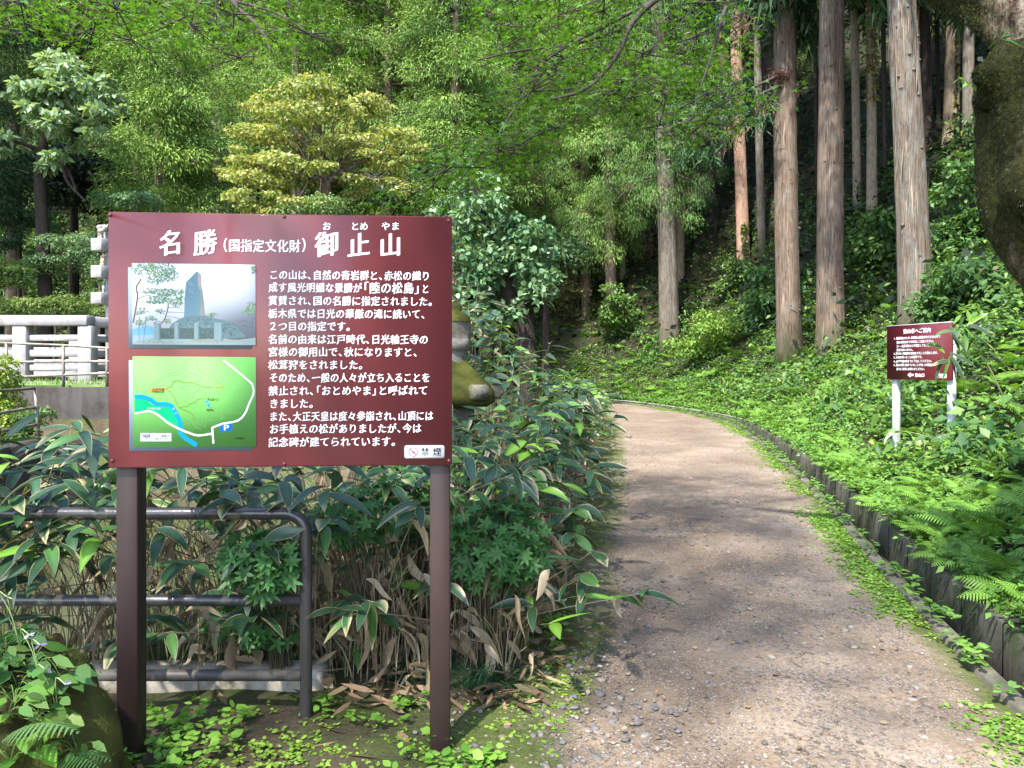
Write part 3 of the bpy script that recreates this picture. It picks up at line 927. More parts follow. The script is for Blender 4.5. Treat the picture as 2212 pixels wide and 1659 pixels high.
# mixed leafy trees filling the upper left
for sd, px, py, Y, ex, ey, n, lab, c1, c2 in (
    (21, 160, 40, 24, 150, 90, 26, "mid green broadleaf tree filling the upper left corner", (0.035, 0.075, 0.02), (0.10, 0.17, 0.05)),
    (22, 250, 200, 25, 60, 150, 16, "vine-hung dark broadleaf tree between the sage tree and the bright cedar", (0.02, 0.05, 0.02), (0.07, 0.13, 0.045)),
    (23, 40, 380, 23, 120, 70, 16, "broadleaf tree under the sage tree, leaves coloured near black for shade", (0.006, 0.014, 0.009), (0.014, 0.03, 0.016)),  # this tree and the next: shade put into lowered leaf colours
    (24, 215, 400, 22.5, 90, 60, 14, "glossy evergreen right under the sage tree, leaves coloured dark for shade", (0.007, 0.018, 0.010), (0.018, 0.04, 0.02)),
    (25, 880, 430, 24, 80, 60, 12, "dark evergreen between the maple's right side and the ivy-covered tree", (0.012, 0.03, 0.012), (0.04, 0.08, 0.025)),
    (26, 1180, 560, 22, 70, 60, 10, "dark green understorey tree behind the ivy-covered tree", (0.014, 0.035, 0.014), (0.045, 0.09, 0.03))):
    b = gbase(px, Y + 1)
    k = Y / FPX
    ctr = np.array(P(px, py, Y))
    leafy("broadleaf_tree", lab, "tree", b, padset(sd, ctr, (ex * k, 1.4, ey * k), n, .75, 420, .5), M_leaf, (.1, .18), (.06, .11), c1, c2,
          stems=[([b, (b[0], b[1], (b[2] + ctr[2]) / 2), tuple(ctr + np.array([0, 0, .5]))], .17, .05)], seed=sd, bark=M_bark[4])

# the wooded hill behind: copies of a few cedars and broadleaf trees, each a thing of its own
protos = []
for s in range(3):
    T = empty("hill_cedar", (0, 0, -50), None, "tree", "cedars crowding the hill behind")
    f, bo = cedar_crown(500 + s, 2.5, 14, 2.9, 44, 26, (0.04, 0.09, 0.025), (0.13, 0.21, 0.045), (.35, .65), .085, .3, lambda u: (1 - u) ** .6 + .1, bc=None)
    local("crown", f.mesh("crown"), M_needle, T)
    local("trunk", trunk_tube(500 + s, [(0, 0, -.5), (0, 0, 7), (0, 0, 14)], [.28, .17, .03], 12, .2).mesh("trunk", True), M_bark[s % 2], T)
    protos.append(T)
for s in range(2):
    T = leafy("hill_broadleaf", None, "tree", (0, 0, -50), padset(600 + s, (0, 0, -44), (2.6, 2.6, 3.4), 30, 1.0, 200, .5), M_leaf, (.2, .34), (.12, .2), (0.025, 0.055, 0.018), (0.075, 0.13, 0.035), stems=[([(0, 0, -50.4), (.1, 0, -47), (0, .1, -43)], .2, .05)], seed=60 + s, bark=M_bark[4], group="broadleaf trees crowding the hill behind")
    protos.append(T)
r = rng(31)
placed = []
first = [True] * 5
tries = 0
while len(placed) < 72 and tries < 4000:
    tries += 1
    Y = r.uniform(29, 55); px = r.uniform(-150, 2300)
    x = (px - 1106) / FPX * Y
    if px > 1150 and Y < 34: continue
    if any((x - a) ** 2 + (Y - b_) ** 2 < 2.9 ** 2 for a, b_ in placed): continue
    placed.append((x, Y))
    k = int(r.choice(5, p=[.24, .24, .24, .14, .14]))
    o = protos[k] if first[k] else copy_tree(protos[k])
    first[k] = False
    o.location = (x, Y, gz(x, Y) - .1)
    o.rotation_euler = (0, 0, r.uniform(0, 6.28))
    s = r.uniform(.85, 1.25); o.scale = (s, s, s)
    o["label"] = "one of the cedars crowding the dark hill behind" if k < 3 else "one of the broadleaf trees crowding the dark hill behind"
for x, y, sc_, lab in ((-14.4, 15.0, 1.15, "tall cedar standing beyond the picture's left edge"), (-17.5, 18.5, 1.2, "second tall cedar beyond the picture's left edge, farther off")):  # out-of-frame cedars, added to throw the far left trees into shade
    o = copy_tree(protos[1]); o.location = (x, y, gz(x, y) - .1); o.scale = (sc_, sc_, sc_); o.rotation_euler = (0, 0, x)
    o["label"] = lab; o["group"] = "unseen cedars added to shade the far left"
for k in range(5):
    if first[k]:
        for ch in list(protos[k].children): bpy.data.objects.remove(ch)
        bpy.data.objects.remove(protos[k])

# ivy-covered leaning tree right of the board
Yb = 9.6
def BP(px, py, dY=0): return np.array(P(px, py, Yb + dY))
b = (BP(1150, 800)[0], Yb, gz(BP(1150, 800)[0], Yb))
r = rng(15)
pads = []
ivp = [(950, 400), (1000, 345), (1050, 350), (1085, 430), (1140, 480), (1195, 510), (1212, 580), (1195, 660), (1130, 690), (1020, 690), (960, 660), (940, 520)]
def in_poly(p, poly):
    x, y = p; c = False
    for (x0, y0), (x1, y1) in zip(poly, poly[1:] + poly[:1]):
        if (y0 > y) != (y1 > y) and x < (x1 - x0) * (y - y0) / (y1 - y0) + x0: c = not c
    return c
while len(pads) < 74:
    p = (r.uniform(935, 1215), r.uniform(345, 690))
    if not in_poly(p, ivp) or (r.random() < .5 and p[0] > 1120 and p[1] > 640): continue
    s = r.uniform(20, 36) / FPX * Yb
    pads.append((BP(p[0], p[1], r.uniform(-.4, .4)), s, s, s * .9, 62))
leafy("ivy_tree", "leaning tree overgrown with big glossy pale-edged ivy leaves beside the large sign", "tree", b, pads, M_glossy, (.06, .11), (.045, .085), (0.03, 0.085, 0.03), (0.19, 0.31, 0.16), 'hex',
      stems=[([b, BP(1135, 720), BP(1100, 640), BP(1075, 560), BP(1040, 450), BP(1015, 370)], .14, .03), ([BP(1118, 690), BP(1096, 620), BP(1125, 560)], .09, .03), ([BP(1118, 660), BP(1150, 645), BP(1185, 635)], .025, .01)], seed=15, flat=.9, bark=M_bark[4])

# hedge-like shrubs below the left trees, beyond the balustrade
for i, (px, py, Y, ex, ey, n, lab, c1, c2) in enumerate((
    (40, 520, 20.5, 90, 75, 16, "dark green shrub mound at the left edge under the dark trees", (0.025, 0.06, 0.03), (0.07, 0.14, 0.07)),
    (150, 560, 19, 100, 55, 20, "large pale green clipped shrub beyond the stone balustrade", (0.05, 0.11, 0.045), (0.16, 0.26, 0.13)),
    (50, 600, 18.5, 80, 45, 12, "yellowish green low shrub above the balustrade's left end", (0.06, 0.12, 0.03), (0.17, 0.26, 0.07)),
    (215, 610, 18, 50, 60, 10, "green shrub behind the stone pillar with figures", (0.04, 0.09, 0.03), (0.12, 0.2, 0.08)),
    (120, 670, 17.5, 120, 22, 12, "low green ground shrub right behind the balustrade's top beam", (0.05, 0.1, 0.025), (0.14, 0.2, 0.05)),
    (290, 440, 19, 70, 22, 8, "pale leaved shrub just above the large sign's left corner", (0.05, 0.11, 0.045), (0.16, 0.26, 0.13)),
    (680, 455, 16.5, 60, 20, 7, "small shrub peeping over the middle of the large sign's top edge", (0.05, 0.11, 0.035), (0.16, 0.24, 0.08)))):
    k = Y / FPX
    c = np.array(P(px, py, Y)); bb = gbase(px, Y)
    leafy("shrub", lab, "shrub", bb, padset(700 + i, c, (ex * k, .8, ey * k), n, .36, 420, .5), M_leaf, (.045, .08), (.03, .05), c1, c2, stems=[([bb, tuple(c)], .04, .02)], seed=70 + i)

# shrubs on the bank
for i, (px, py, Y, ex, ey, n, lab, c1, c2, L) in enumerate((
    (1540, 715, 15.5, 70, 45, 12, "bright lime green vine-draped bush on the bank at the path's bend", (0.10, 0.19, 0.03), (0.20, 0.32, 0.06), .1),
    (1660, 640, 16.5, 60, 60, 12, "mid green bush in front of the thick brown cedar's foot", (0.035, 0.09, 0.03), (0.10, 0.19, 0.06), .13),
    (1250, 640, 17, 60, 45, 9, "dry tangled bush of brown and green vines left of the path's end", (0.07, 0.08, 0.035), (0.16, 0.15, 0.06), .09),
    (1350, 660, 20, 55, 50, 9, "leafy vine bush climbing the foot of the bend cedars", (0.05, 0.12, 0.03), (0.13, 0.23, 0.05), .12),
    (1590, 590, 24, 45, 30, 7, "small bush at the foot of the pinkish cedar", (0.05, 0.11, 0.035), (0.14, 0.23, 0.06), .12),
    (1890, 520, 15, 60, 60, 10, "leafy bush between the two thickest trunks", (0.04, 0.10, 0.03), (0.13, 0.23, 0.06), .13),
    (2090, 430, 9.5, 60, 120, 16, "tall leafy shrub filling the gap between the thickest trunk and the mossy tree", (0.035, 0.095, 0.03), (0.12, 0.22, 0.06), .11),
    (2080, 620, 8.8, 70, 60, 12, "broad-leaved shrub above the small sign's right shoulder", (0.03, 0.08, 0.028), (0.10, 0.19, 0.05), .11))):
    Yh = hit(px, min(py + ey * .9, 1000))[1] - .5
    k = Yh / FPX
    c = np.array(P(px, py, Yh)); bb = (c[0], Yh + .4, gz(c[0], Yh + .4))
    low = [(c + np.array([r.normal(0, ex * k * .5), .2, -ey * k * r.uniform(.5, 1.1)]), .45, .4, .3, 170) for _ in range(n)]
    leafy("shrub", lab, "shrub", bb, padset(800 + i, c, (ex * k, .8, ey * k), n, .4, 170, .6, .4, -1) + low, M_leaf, (L * .7, L * 1.2), (L * .5, L * .75), c1, c2, 'hex', stems=[([bb, tuple(c)], .03, .015)], seed=80 + i, flat=.6)

# ------------------------------------------------------------------ undergrowth, ferns, weeds
def in_view(x, y, z, m=420):
    px = x / y * FPX + 1106; py = 800 - (z - EYE) / y * FPX
    return (y > 1.2) & (px > -m) & (px < 2212 + m) & (py > -m) & (py < 1659 + m)

def bank_points(r, n, d0, d1, s0, s1, pw=1.0):
    s = r.uniform(s0, s1, n); d = d0 + (d1 - d0) * r.random(n) ** pw
    seg = np.concatenate([[0], np.cumsum(np.linalg.norm(np.diff(RE, axis=0), axis=1))])
    cx = np.interp(s, seg, RE[:, 0]); cy_ = np.interp(s, seg, RE[:, 1])
    tx = np.interp(s + .3, seg, RE[:, 0]) - np.interp(s - .3, seg, RE[:, 0]); ty = np.interp(s + .3, seg, RE[:, 1]) - np.interp(s - .3, seg, RE[:, 1])
    l = np.hypot(tx, ty)
    x = cx + ty / l * d; y = cy_ - tx / l * d
    z = ground(x, y)
    k = in_view(x, y, z + .3)
    return x[k], y[k], z[k], d[k]

r = rng(51)
mb = MB()
x, y, z, d = bank_points(r, 12000, 1.1, 15, 9, 60, 1.1)
pat = np.sin(x * 1.7 + y * .9) + np.sin(y * 1.9 - x * 1.1 + 1) + .6 * np.sin(x * 4.3 + y * 3.7) + r.normal(0, .5, len(x))
kk = pat > -.5
x, y, z, d, pat = x[kk], y[kk], z[kk], d[kk], pat[kk]
npl = len(x)
big = np.clip(.8 + .35 * pat + r.normal(0, .25, npl), .35, 2.0)
for rep, (nl, lo, hi) in enumerate(((9, .04, .3), (9, .15, .6))):
    c = np.repeat(np.stack([x, y, z], 1), nl, 0); k = len(c)
    hs_ = r.uniform(.7, 1.3, npl) * np.clip(.4 + .2 * d, .45, 1.3) * np.clip(.7 + .3 * pat, .4, 1.7)
    sz = np.repeat(hs_, nl); bg = np.repeat(big, nl)
    c += np.stack([r.normal(0, .15, k), r.normal(0, .15, k), r.uniform(lo, hi, k) * sz], 1)
    br = np.repeat(r.normal(0, .28, npl) + .12 * np.sin(x * 2.3 + y), nl)[:, None]
    m = np.clip(.4 + br + r.normal(0, .18, (k, 1)), 0, 1)
    col = np.array((0.028, 0.085, 0.026)) * (1 - m) + np.array((0.15, 0.26, 0.05)) * m
    yl = r.random(k) < .010
    col[yl] = (.32, .28, .07)
    yl = r.random(k) < np.clip(.05 * np.repeat(1 - pat, nl), .01, .12)
    col[yl] = np.array((.13, .085, .045)) * r.uniform(.5, 1.4, (int(yl.sum()), 1))
    dn = np.repeat(rdir(r, npl), nl, 0)
    leaves(mb, c, r.normal(0, .8, (k, 3)) * np.array([1, 1, .3]) + dn * .4 + np.array([-.2, -.3, -.2]), np.array([0, -.25, 1]) + r.normal(0, .4, (k, 3)), bg * r.uniform(.06, .13, k), bg * r.uniform(.035, .075, k), col, 'kite', .3)
# dead stems and twigs standing among the leaves
for q in range(420):
    k = r.integers(npl)
    p = np.array([x[k], y[k], z[k]]); e = np.append(r.normal(0, .25, 2), r.uniform(.2, .7))
    tube(mb, [p, p + e * .5 + r.normal(0, .03, 3), p + e], [.006, .004, .002], 4, np.array((.16, .115, .07)) * r.uniform(.5, 1.2), cap=False)
o = obj("undergrowth", mb.mesh("undergrowth"), M_leaf)
tagged(o, "dense leafy undergrowth covering the bank under the cedars", kind="stuff")

# low dark leaves on the far slopes so that no bare hill shows
mb = MB()
x, y, z, d = bank_points(r, 16000, 3, 26, 20, 75)
k = len(x)
c = np.stack([x, y, z], 1)
for q in range(4):
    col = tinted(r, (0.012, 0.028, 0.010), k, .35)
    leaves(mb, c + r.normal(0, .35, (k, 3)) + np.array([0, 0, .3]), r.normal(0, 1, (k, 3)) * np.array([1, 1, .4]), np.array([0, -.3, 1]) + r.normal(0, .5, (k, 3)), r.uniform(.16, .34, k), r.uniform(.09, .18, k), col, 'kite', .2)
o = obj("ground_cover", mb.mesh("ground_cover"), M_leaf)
tagged(o, "dark leafy ground cover on the shaded far hillside", kind="stuff")

def frond(mb, base, hd, length, arch, r, col, pinna=.17, n=17, steps=7):
    """a once-pinnate frond with toothed pinnae"""
    hd = nrm(np.asarray(hd, float)); up = np.array([0, 0, 1.0])
    side = nrm(np.cross(hd, up))
    S = np.linspace(0, 1, 30)
    e0 = arch
    ang = e0 - S * (e0 + .35) * 1.0
    ds = length / 29
    pts = np.zeros((30, 3)); tan = np.zeros((30, 3))
    p = np.asarray(base, float).copy()
    for i in range(30):
        t = hd * math.cos(ang[i]) + up * math.sin(ang[i])
        pts[i] = p; tan[i] = t; p = p + t * ds
    tube(mb, pts[::5], np.linspace(.004, .0012, 6), 4, np.asarray(col) * .7, cap=False)
    ii = np.linspace(.16, .985, n)
    for s in (-1, 1):
        B = np.stack([np.interp(ii, S, pts[:, k]) for k in range(3)], 1)
        Tn = nrm(np.stack([np.interp(ii, S, tan[:, k]) for k in range(3)], 1))
        u = (ii - .16) / .83
        pl = length * pinna * np.minimum(1, .55 + u * 2.5) * (1 - u ** 2.2) * 1.5 + .006
        pd = nrm(side * s + Tn * .45 - up * .12)
        nn = np.cross(Tn, side)
        k = len(ii)
        w = length * .036 * (1 - .55 * u)
        q = np.linspace(0, 1, steps * 2 + 1)
        tooth = np.where(np.arange(len(q)) % 2 == 1, 1.0, .52) * (1 - q ** 2.4) + .03
        Ctr = B[:, None] + pd[:, None] * (pl[:, None] * q)[..., None] - up * (pl[:, None] * q * q * .18)[..., None]
        wd = Tn[:, None] * (w[:, None] * tooth)[..., None]
        v = np.stack([Ctr - wd * .9, Ctr + wd], 2)
        m = len(q)
        a = (np.arange(k)[:, None] * m + np.arange(m - 1)) * 2
        a = a.ravel()
        qf = np.stack([a, a + 1, a + 3, a + 2], 1)
        cc = np.clip(np.asarray(col) * (1 + r.normal(0, .08)), 0, .9)
        mb.add(v.reshape(-1, 3), qf, cc)

FERN = []
for s in range(4):
    r = rng(900 + s)
    fr = []
    nf = 7 + s % 3
    for i in range(nf):
        mb = MB()
        a = 2 * math.pi * i / nf + r.uniform(-.3, .3)
        col = np.array((0.13, 0.255, 0.04)) * r.uniform(.8, 1.25)
        frond(mb, (0, 0, 0), (math.cos(a), math.sin(a), 0), r.uniform(.42, .62), r.uniform(.75, 1.15), r, col)
        fr.append(mb)
    FERN.append([m.mesh("frond") for m in fr])
    whole = MB()
    for m in fr:
        b0 = whole.n
        for vv, cc in zip(m.v, m.c): whole.add(vv, np.zeros((0, 3)), cc)
        whole.t += [f + b0 for f in m.t]; whole.q += [f + b0 for f in m.q]
    FERN[-1].append(whole.mesh("fern"))

def put_fern(x, y, z, s, rz, label, group, near, kind=0, tilt=(0, 0)):
    if near:
        T = empty("fern", (x, y, z), label, "fern", group)
        for me in FERN[kind][:-1]: local("frond", me, M_fern, T)
    else:
        T = bpy.data.objects.new("fern", FERN[kind][-1])
        COL.objects.link(T); T.location = (x, y, z)
        if not FERN[kind][-1].materials: FERN[kind][-1].materials.append(M_fern)
        tagged(T, label, "fern", group)
    T.scale = (s, s, s); T.rotation_euler = (tilt[0], tilt[1], rz)
    return T
r = rng(61)
x, y, z, d = bank_points(r, 4200, .60, 5.2, 9, 37, 1.5)
seen, carpet = [], MB()
FV = []
for kk in range(4):
    me = FERN[kk][-1]
    co = np.empty(len(me.vertices) * 3, np.float32); me.vertices.foreach_get("co", co)
    cc = np.empty(len(me.vertices) * 4, np.float32); me.color_attributes["Col"].data.foreach_get("color", cc)
    lp = np.empty(len(me.loops), np.int32); me.loops.foreach_get("vertex_index", lp)
    FV.append((co.reshape(-1, 3), cc.reshape(-1, 4)[:, :3], lp.reshape(-1, 4)))
nthing = 0
for k in range(len(x)):
    gap = .17 if y[k] < 6.2 else (.25 if y[k] < 9.5 else .34)
    if y[k] < 2.4 or any((x[k] - a) ** 2 + (y[k] - b_) ** 2 < gap ** 2 for a, b_ in seen): continue
    s_ = .5 if abs(x[k] - 4.5) < .9 and -1.4 < y[k] - 8.7 < .35 else r.uniform(.5, .88)
    seen.append((x[k], y[k]))
    near = y[k] < 6.2
    rz, tl = r.uniform(0, 6.28), (r.normal(.1, .1), r.normal(-.2, .1))
    if y[k] < 9.5 and nthing < 200:
        nthing += 1
        lab, grp = ("light green fern leaning over the channel at the lower right", "ferns leaning over the near channel") if near else ("green fern on the bank around the small sign's posts", "ferns around the small sign")
        put_fern(x[k], y[k], z[k] - .02, s_, rz, lab, grp, near, k % 4, tl)
    else:
        co, cc, qd = FV[k % 4]
        M3 = np.array(Matrix.Rotation(rz, 3, 'Z') @ Matrix.Rotation(tl[1], 3, 'Y') @ Matrix.Rotation(tl[0], 3, 'X')) * s_
        carpet.add(co @ M3.T + np.array([x[k], y[k], z[k] - .02]), qd, cc * r.uniform(.75, 1.2))
for k in range(46):
    yk = 3.5 + 7.5 * (k + r.random()) / 46
    dk = r.uniform(.50, .68)
    xk = float(np.interp(yk, RE[:500, 1], RE[:500, 0])) + dk * .93
    yk2 = yk - dk * .33
    zk = 0.02 * yk + .04
    put_fern(xk, yk2, zk, r.uniform(.42, .72), r.uniform(0, 6.28), "light green fern drooping over the channel's outer wall", "ferns leaning over the near channel", True, k % 4, (r.normal(.05, .1), r.uniform(-.45, -.1)))
tagged(obj("fern_carpet", carpet.mesh("fern_carpet"), M_fern), "carpet of light green ferns covering the bank along the far channel", kind="stuff")

mb = MB()
x, y, z, d = bank_points(r, 11000, .47, 4.5, 9, 36, 1.7)
k = len(x)
for q in range(6):
    m = np.clip(r.normal(.5, .25, (k, 1)), 0, 1)
    col = np.array((.06, .15, .03)) * (1 - m) + np.array((.18, .33, .06)) * m
    leaves(mb, np.stack([x + r.normal(0, .07, k), y + r.normal(0, .07, k), z + r.uniform(.01, .14, k)], 1), r.normal(0, 1, (k, 3)) * np.array([1, 1, .3]), np.array([0, -.2, 1]) + r.normal(0, .35, (k, 3)), r.uniform(.035, .075, k), r.uniform(.025, .05, k), col, 'kite', .2)
tagged(obj("low_herbs", mb.mesh("low_herbs"), M_leaf), "low bright herbs between the ferns along the channel", kind="stuff")

# small weeds: on the channel's edges, along the path's left edge and round the sign
def weeds(name, label, pts, sizes, r, cols, kind='hex', nl=6, hgt=.05):
    mb = MB()
    n = len(pts)
    for q in range(nl):
        a = r.uniform(0, 6.28, n)
        d = np.stack([np.cos(a), np.sin(a), r.uniform(-.1, .5, n)], 1)
        s = sizes * r.uniform(.6, 1.2, n)
        c = pts + d * (s * .35)[:, None] * np.array([1, 1, 0]) + np.stack([np.zeros(n), np.zeros(n), r.uniform(.2, 1, n) * hgt * sizes / .05], 1)
        m = r.random((n, 1))
        col = np.asarray(cols[0]) * (1 - m) + np.asarray(cols[1]) * m
        leaves(mb, c, d, np.array([0, 0, 1]) + r.normal(0, .3, (n, 3)), s, s * .75, col, kind, .15)
    o = obj(name, mb.mesh(name), M_leaf)
    tagged(o, label, kind="stuff")
    return o
r = rng(71)
seg = np.concatenate([[0], np.cumsum(np.linalg.norm(np.diff(RE, axis=0), axis=1))])
n = 6400
s = r.uniform(10, 33, n); s[:2200] = r.uniform(10, 16, 2200); off = -np.abs(r.normal(0, .15, n)) - .005
cl = np.sin(s * 3.1) + np.sin(s * 1.3 + 2) + r.normal(0, .6, n)
k = cl > -.2
s, off = s[k], off[k]
cx, cy_ = np.interp(s, seg, RE[:, 0]), np.interp(s, seg, RE[:, 1])
pts = np.stack([cx + off * .93, cy_ + off * -.3, .02 * cy_ + .012], 1)
weeds("kerb_weeds", "bright green weeds creeping along the channel kerb", pts, r.uniform(.012, .03, len(pts)), r, ((0.10, 0.21, 0.03), (0.22, 0.36, 0.06)), nl=8, hgt=.04)
n = 520
s = r.uniform(10, 30, n)
cx, cy_ = np.interp(s, seg, RE[:, 0]), np.interp(s, seg, RE[:, 1])
off = r.choice([.04, .49, .6], n) + r.normal(0, .03, n)
pts = np.stack([cx + off * .93, cy_ - off * .3, .02 * cy_ + np.where(off < .3, .04, .05)], 1)
weeds("channel_weeds", "leafy weeds hanging over the channel walls", pts, r.uniform(.03, .06, n), r, ((0.06, 0.15, 0.03), (0.17, 0.30, 0.06)), nl=10, hgt=.07)
# left of the path and round the sign posts
n = 16000
x = r.uniform(-2.3, 2.4, n); y = r.uniform(2.2, 15, n) ** 1.0
y = 2.2 + 13 * r.random(n) ** 2.2
dl, _ = poly_dist(LE[::2], x, y)
dens = np.sin(x * 5 + y * 2) + np.sin(y * 4.3 - x * 3) + r.normal(0, .9, n)
k = (dl < .10) & (dl > np.where(y < 3.4, -2.6, -.5)) & (dens > .1) & ~((y > 3.36) & (dl < -.42))
x, y = x[k], y[k]
pts = np.stack([x, y, ground_left(x, y) + .004], 1)
weeds("small_weeds", "tiny bright green weeds scattered over the soil around the sign posts", pts, r.uniform(.012, .026, len(x)), r, ((0.14, 0.26, 0.03), (0.30, 0.46, 0.07)), nl=5, hgt=.02)
n = 2600
x = r.uniform(-1.9, 1.2, n); y = 2.5 + 5 * r.random(n) ** 1.8
dl, _ = poly_dist(LE[::2], x, y)
dens = np.sin(x * 6 + y * 3 + 1) + np.sin(y * 5.3 - x * 4) + r.normal(0, .5, n)
k = (dl < -.1) & (dl > np.where(y < 3.3, -2.3, -.45)) & (dens > .75)
x, y = x[k], y[k]
pts = np.stack([x, y, ground_left(x, y) + .012], 1)
weeds("leafy_weeds", "fresh green leafy seedlings in front of the low wall", pts, r.uniform(.028, .052, len(x)), r, ((0.10, 0.24, 0.03), (0.22, 0.40, 0.06)), nl=9, hgt=.06)
# dry fallen leaves
n = 520
x = r.uniform(-2.2, 3.5, n); y = 2.4 + 14 * r.random(n) ** 1.9
dr, _ = poly_dist(RE[:400:2], x, y)
k = dr < -.15
x, y = x[k], y[k]; n = len(x)
mb = MB()
zz = np.maximum(ground_left(x, y), 0.02 * y) + .012
zz = np.where(poly_dist(LE[::2], x, y)[0] > -.1, 0.02 * y + .045, zz)
a = r.uniform(0, 6.28, n); big = poly_dist(LE[::2], x, y)[0] < -.35
leaves(mb, np.stack([x, y, zz], 1), np.stack([np.cos(a), np.sin(a), r.normal(0, .15, n)], 1), np.array([0, 0, 1]) + r.normal(0, .35, (n, 3)), np.where(big, r.uniform(.06, .18, n), r.uniform(.02, .045, n)), np.where(big, r.uniform(.02, .035, n), r.uniform(.014, .028, n)), tinted(r, (0.26, 0.175, 0.10), n, .3), 'hex', -.05)
tagged(obj("fallen_leaves", mb.mesh("fallen_leaves"), M_dry), "dry brown fallen leaves scattered on soil and path", kind="stuff")

# dry litter under the bamboo
n = 900
y = 3.25 + 6 * r.random(n) ** 1.7
dk = -(.12 + 1.3 * r.random(n) ** 1.5)
x = np.interp(y, LE[:640, 1], LE[:640, 0]) + dk
k = ~((x < -.85) & (y < 3.62))
x, y = x[k], y[k]; n = len(x)
a = r.uniform(0, 6.28, n)
mb = MB()
leaves(mb, np.stack([x, y, ground_left(x, y) + r.uniform(.01, .09, n)], 1), np.stack([np.cos(a), np.sin(a), r.normal(0, .35, n)], 1), np.array([0, 0, 1]) + r.normal(0, .6, (n, 3)), r.uniform(.07, .17, n), r.uniform(.014, .034, n), tinted(r, (0.20, 0.14, 0.085), n, .35), 'hex', r.uniform(-.2, .3))
tagged(obj("bamboo_litter", mb.mesh("bamboo_litter"), M_dry), "dry bamboo leaf litter lying under the canes", kind="stuff")

# gravel and stones
def pebble(mb, c, s, r, col):
    th = np.linspace(0, np.pi, 5)[1:-1]; ph = np.linspace(0, 2 * np.pi, 8)[:-1]
    v = [[0, 0, 1]] + [[math.sin(t) * math.cos(p), math.sin(t) * math.sin(p), math.cos(t)] for t in th for p in ph] + [[0, 0, -1]]
    v = np.array(v); v *= (1 + r.normal(0, .13, (len(v), 1)))
    a = r.uniform(0, 6.28); sx, sy, sz = s * r.uniform(.8, 1.4), s * r.uniform(.7, 1), s * r.uniform(.4, .65)
    v = v * [sx, sy, sz]
    v = np.stack([v[:, 0] * math.cos(a) - v[:, 1] * math.sin(a), v[:, 0] * math.sin(a) + v[:, 1] * math.cos(a), v[:, 2]], 1) + np.asarray(c)
    f = []
    m = len(ph)
    for j in range(m):
        f.append([0, 1 + j, 1 + (j + 1) % m])
        for i in range(len(th) - 1):
            A, B = 1 + i * m + j, 1 + i * m + (j + 1) % m
            f += [[A, A + m, B], [B, A + m, B + m]]
        f.append([len(v) - 1, 1 + (len(th) - 1) * m + (j + 1) % m, 1 + (len(th) - 1) * m + j])
    mb.add(v, np.array(f), col)
M_stone = vcol_mat("loose_stone", .85, .25, 0, 120)
r = rng(81)
mb = MB()
cols = [(.13, .12, .115), (.16, .14, .125), (.10, .095, .098), (.19, .16, .13), (.21, .19, .17), (.15, .11, .08)]
cnt = 0
while cnt < 6500:
    y = 2.3 + 13 * r.random() ** 2.4
    lx, rx = float(xl_of(y)), float(np.interp(y, RE[:500, 1], RE[:500, 0]))
    t = r.random()
    if r.random() < .5: t = r.normal(0, .10)
    x = lx + (rx - lx) * t
    if t > .97: continue
    cnt += 1
    s = abs(r.normal(0, .0045)) + .0025 if r.random() < .965 else r.uniform(.011, .019)
    pebble(mb, (x, y, 0.02 * y + (.03 * math.sin(max(t, 0) * math.pi)) + .006 + s * .2), s, r, np.array(cols[r.integers(6)]) * r.uniform(.8, 1.25))
tagged(obj("gravel", mb.mesh("gravel", True), M_stone), "loose gravel strewn over the path", kind="stuff")
for i, (px, py, w) in enumerate(((1295, 1500, 34), (1322, 1535, 36), (1300, 1470, 24), (1340, 1510, 26), (1375, 1530, 30), (1415, 1535, 40), (1400, 1500, 26), (1325, 1560, 30), (1372, 1555, 34), (1395, 1592, 36), (1430, 1575, 24), (1310, 1595, 26), (1285, 1575, 28), (1345, 1600, 22), (1290, 1640, 34), (1360, 1650, 30), (1350, 1290, 26), (1370, 1278, 20), (1020, 1475, 26), (1255, 1450, 22), (1980, 1492, 40), (2010, 1655, 42))):
    Y = (EYE - .01) / ((py - 800) / FPX + .02)
    mb = MB()
    q = P(px, py, Y)
    pebble(mb, (q.x, Y, 0.02 * Y + .012), w / FPX * Y * .42, r, np.array(cols[r.integers(5)]) * r.uniform(.85, 1.15))
    lab = "grey stone among the pebbles at the path's lower left edge" if px < 1440 and py > 1460 else ("pale stone on the path beside the bamboo" if px < 1440 and py < 1300 else ("flat grey stone at the path's lower right edge" if px > 1900 else "stone on the soil between sign post and path"))
    tagged(obj("stone", mb.mesh("stone", True), M_stone, loc=(q.x, Y, 0.02 * Y)), lab, "stone", "loose stones by the path")

# ------------------------------------------------------------------ boards with drawing and writing
_dg = None
_gl = {}
def glyph(ch, bold=0.0):
    """filled outline of one character: (verts (N,2) centred on its em box, faces)"""
    if (ch, bold) in _gl: return _gl[(ch, bold)]
    c = bpy.data.curves.new("glyph", 'FONT'); c.body = ch; c.size = 1.0; c.offset = bold; c.resolution_u = 3
    o = bpy.data.objects.new("glyph", c); COL.objects.link(o)
    me = bpy.data.meshes.new_from_object(o.evaluated_get(bpy.context.evaluated_depsgraph_get()))
    v = np.array([[q.co.x, q.co.y] for q in me.vertices]) if len(me.vertices) else np.zeros((0, 2))
    f = []
    for p in me.polygons:
        k = list(p.vertices)
        f += [[k[0], k[i], k[i + 1]] for i in range(1, len(k) - 1)]
    bpy.data.objects.remove(o); bpy.data.meshes.remove(me); bpy.data.curves.remove(c)
    _gl[(ch, bold)] = (v, f)
    return v, f

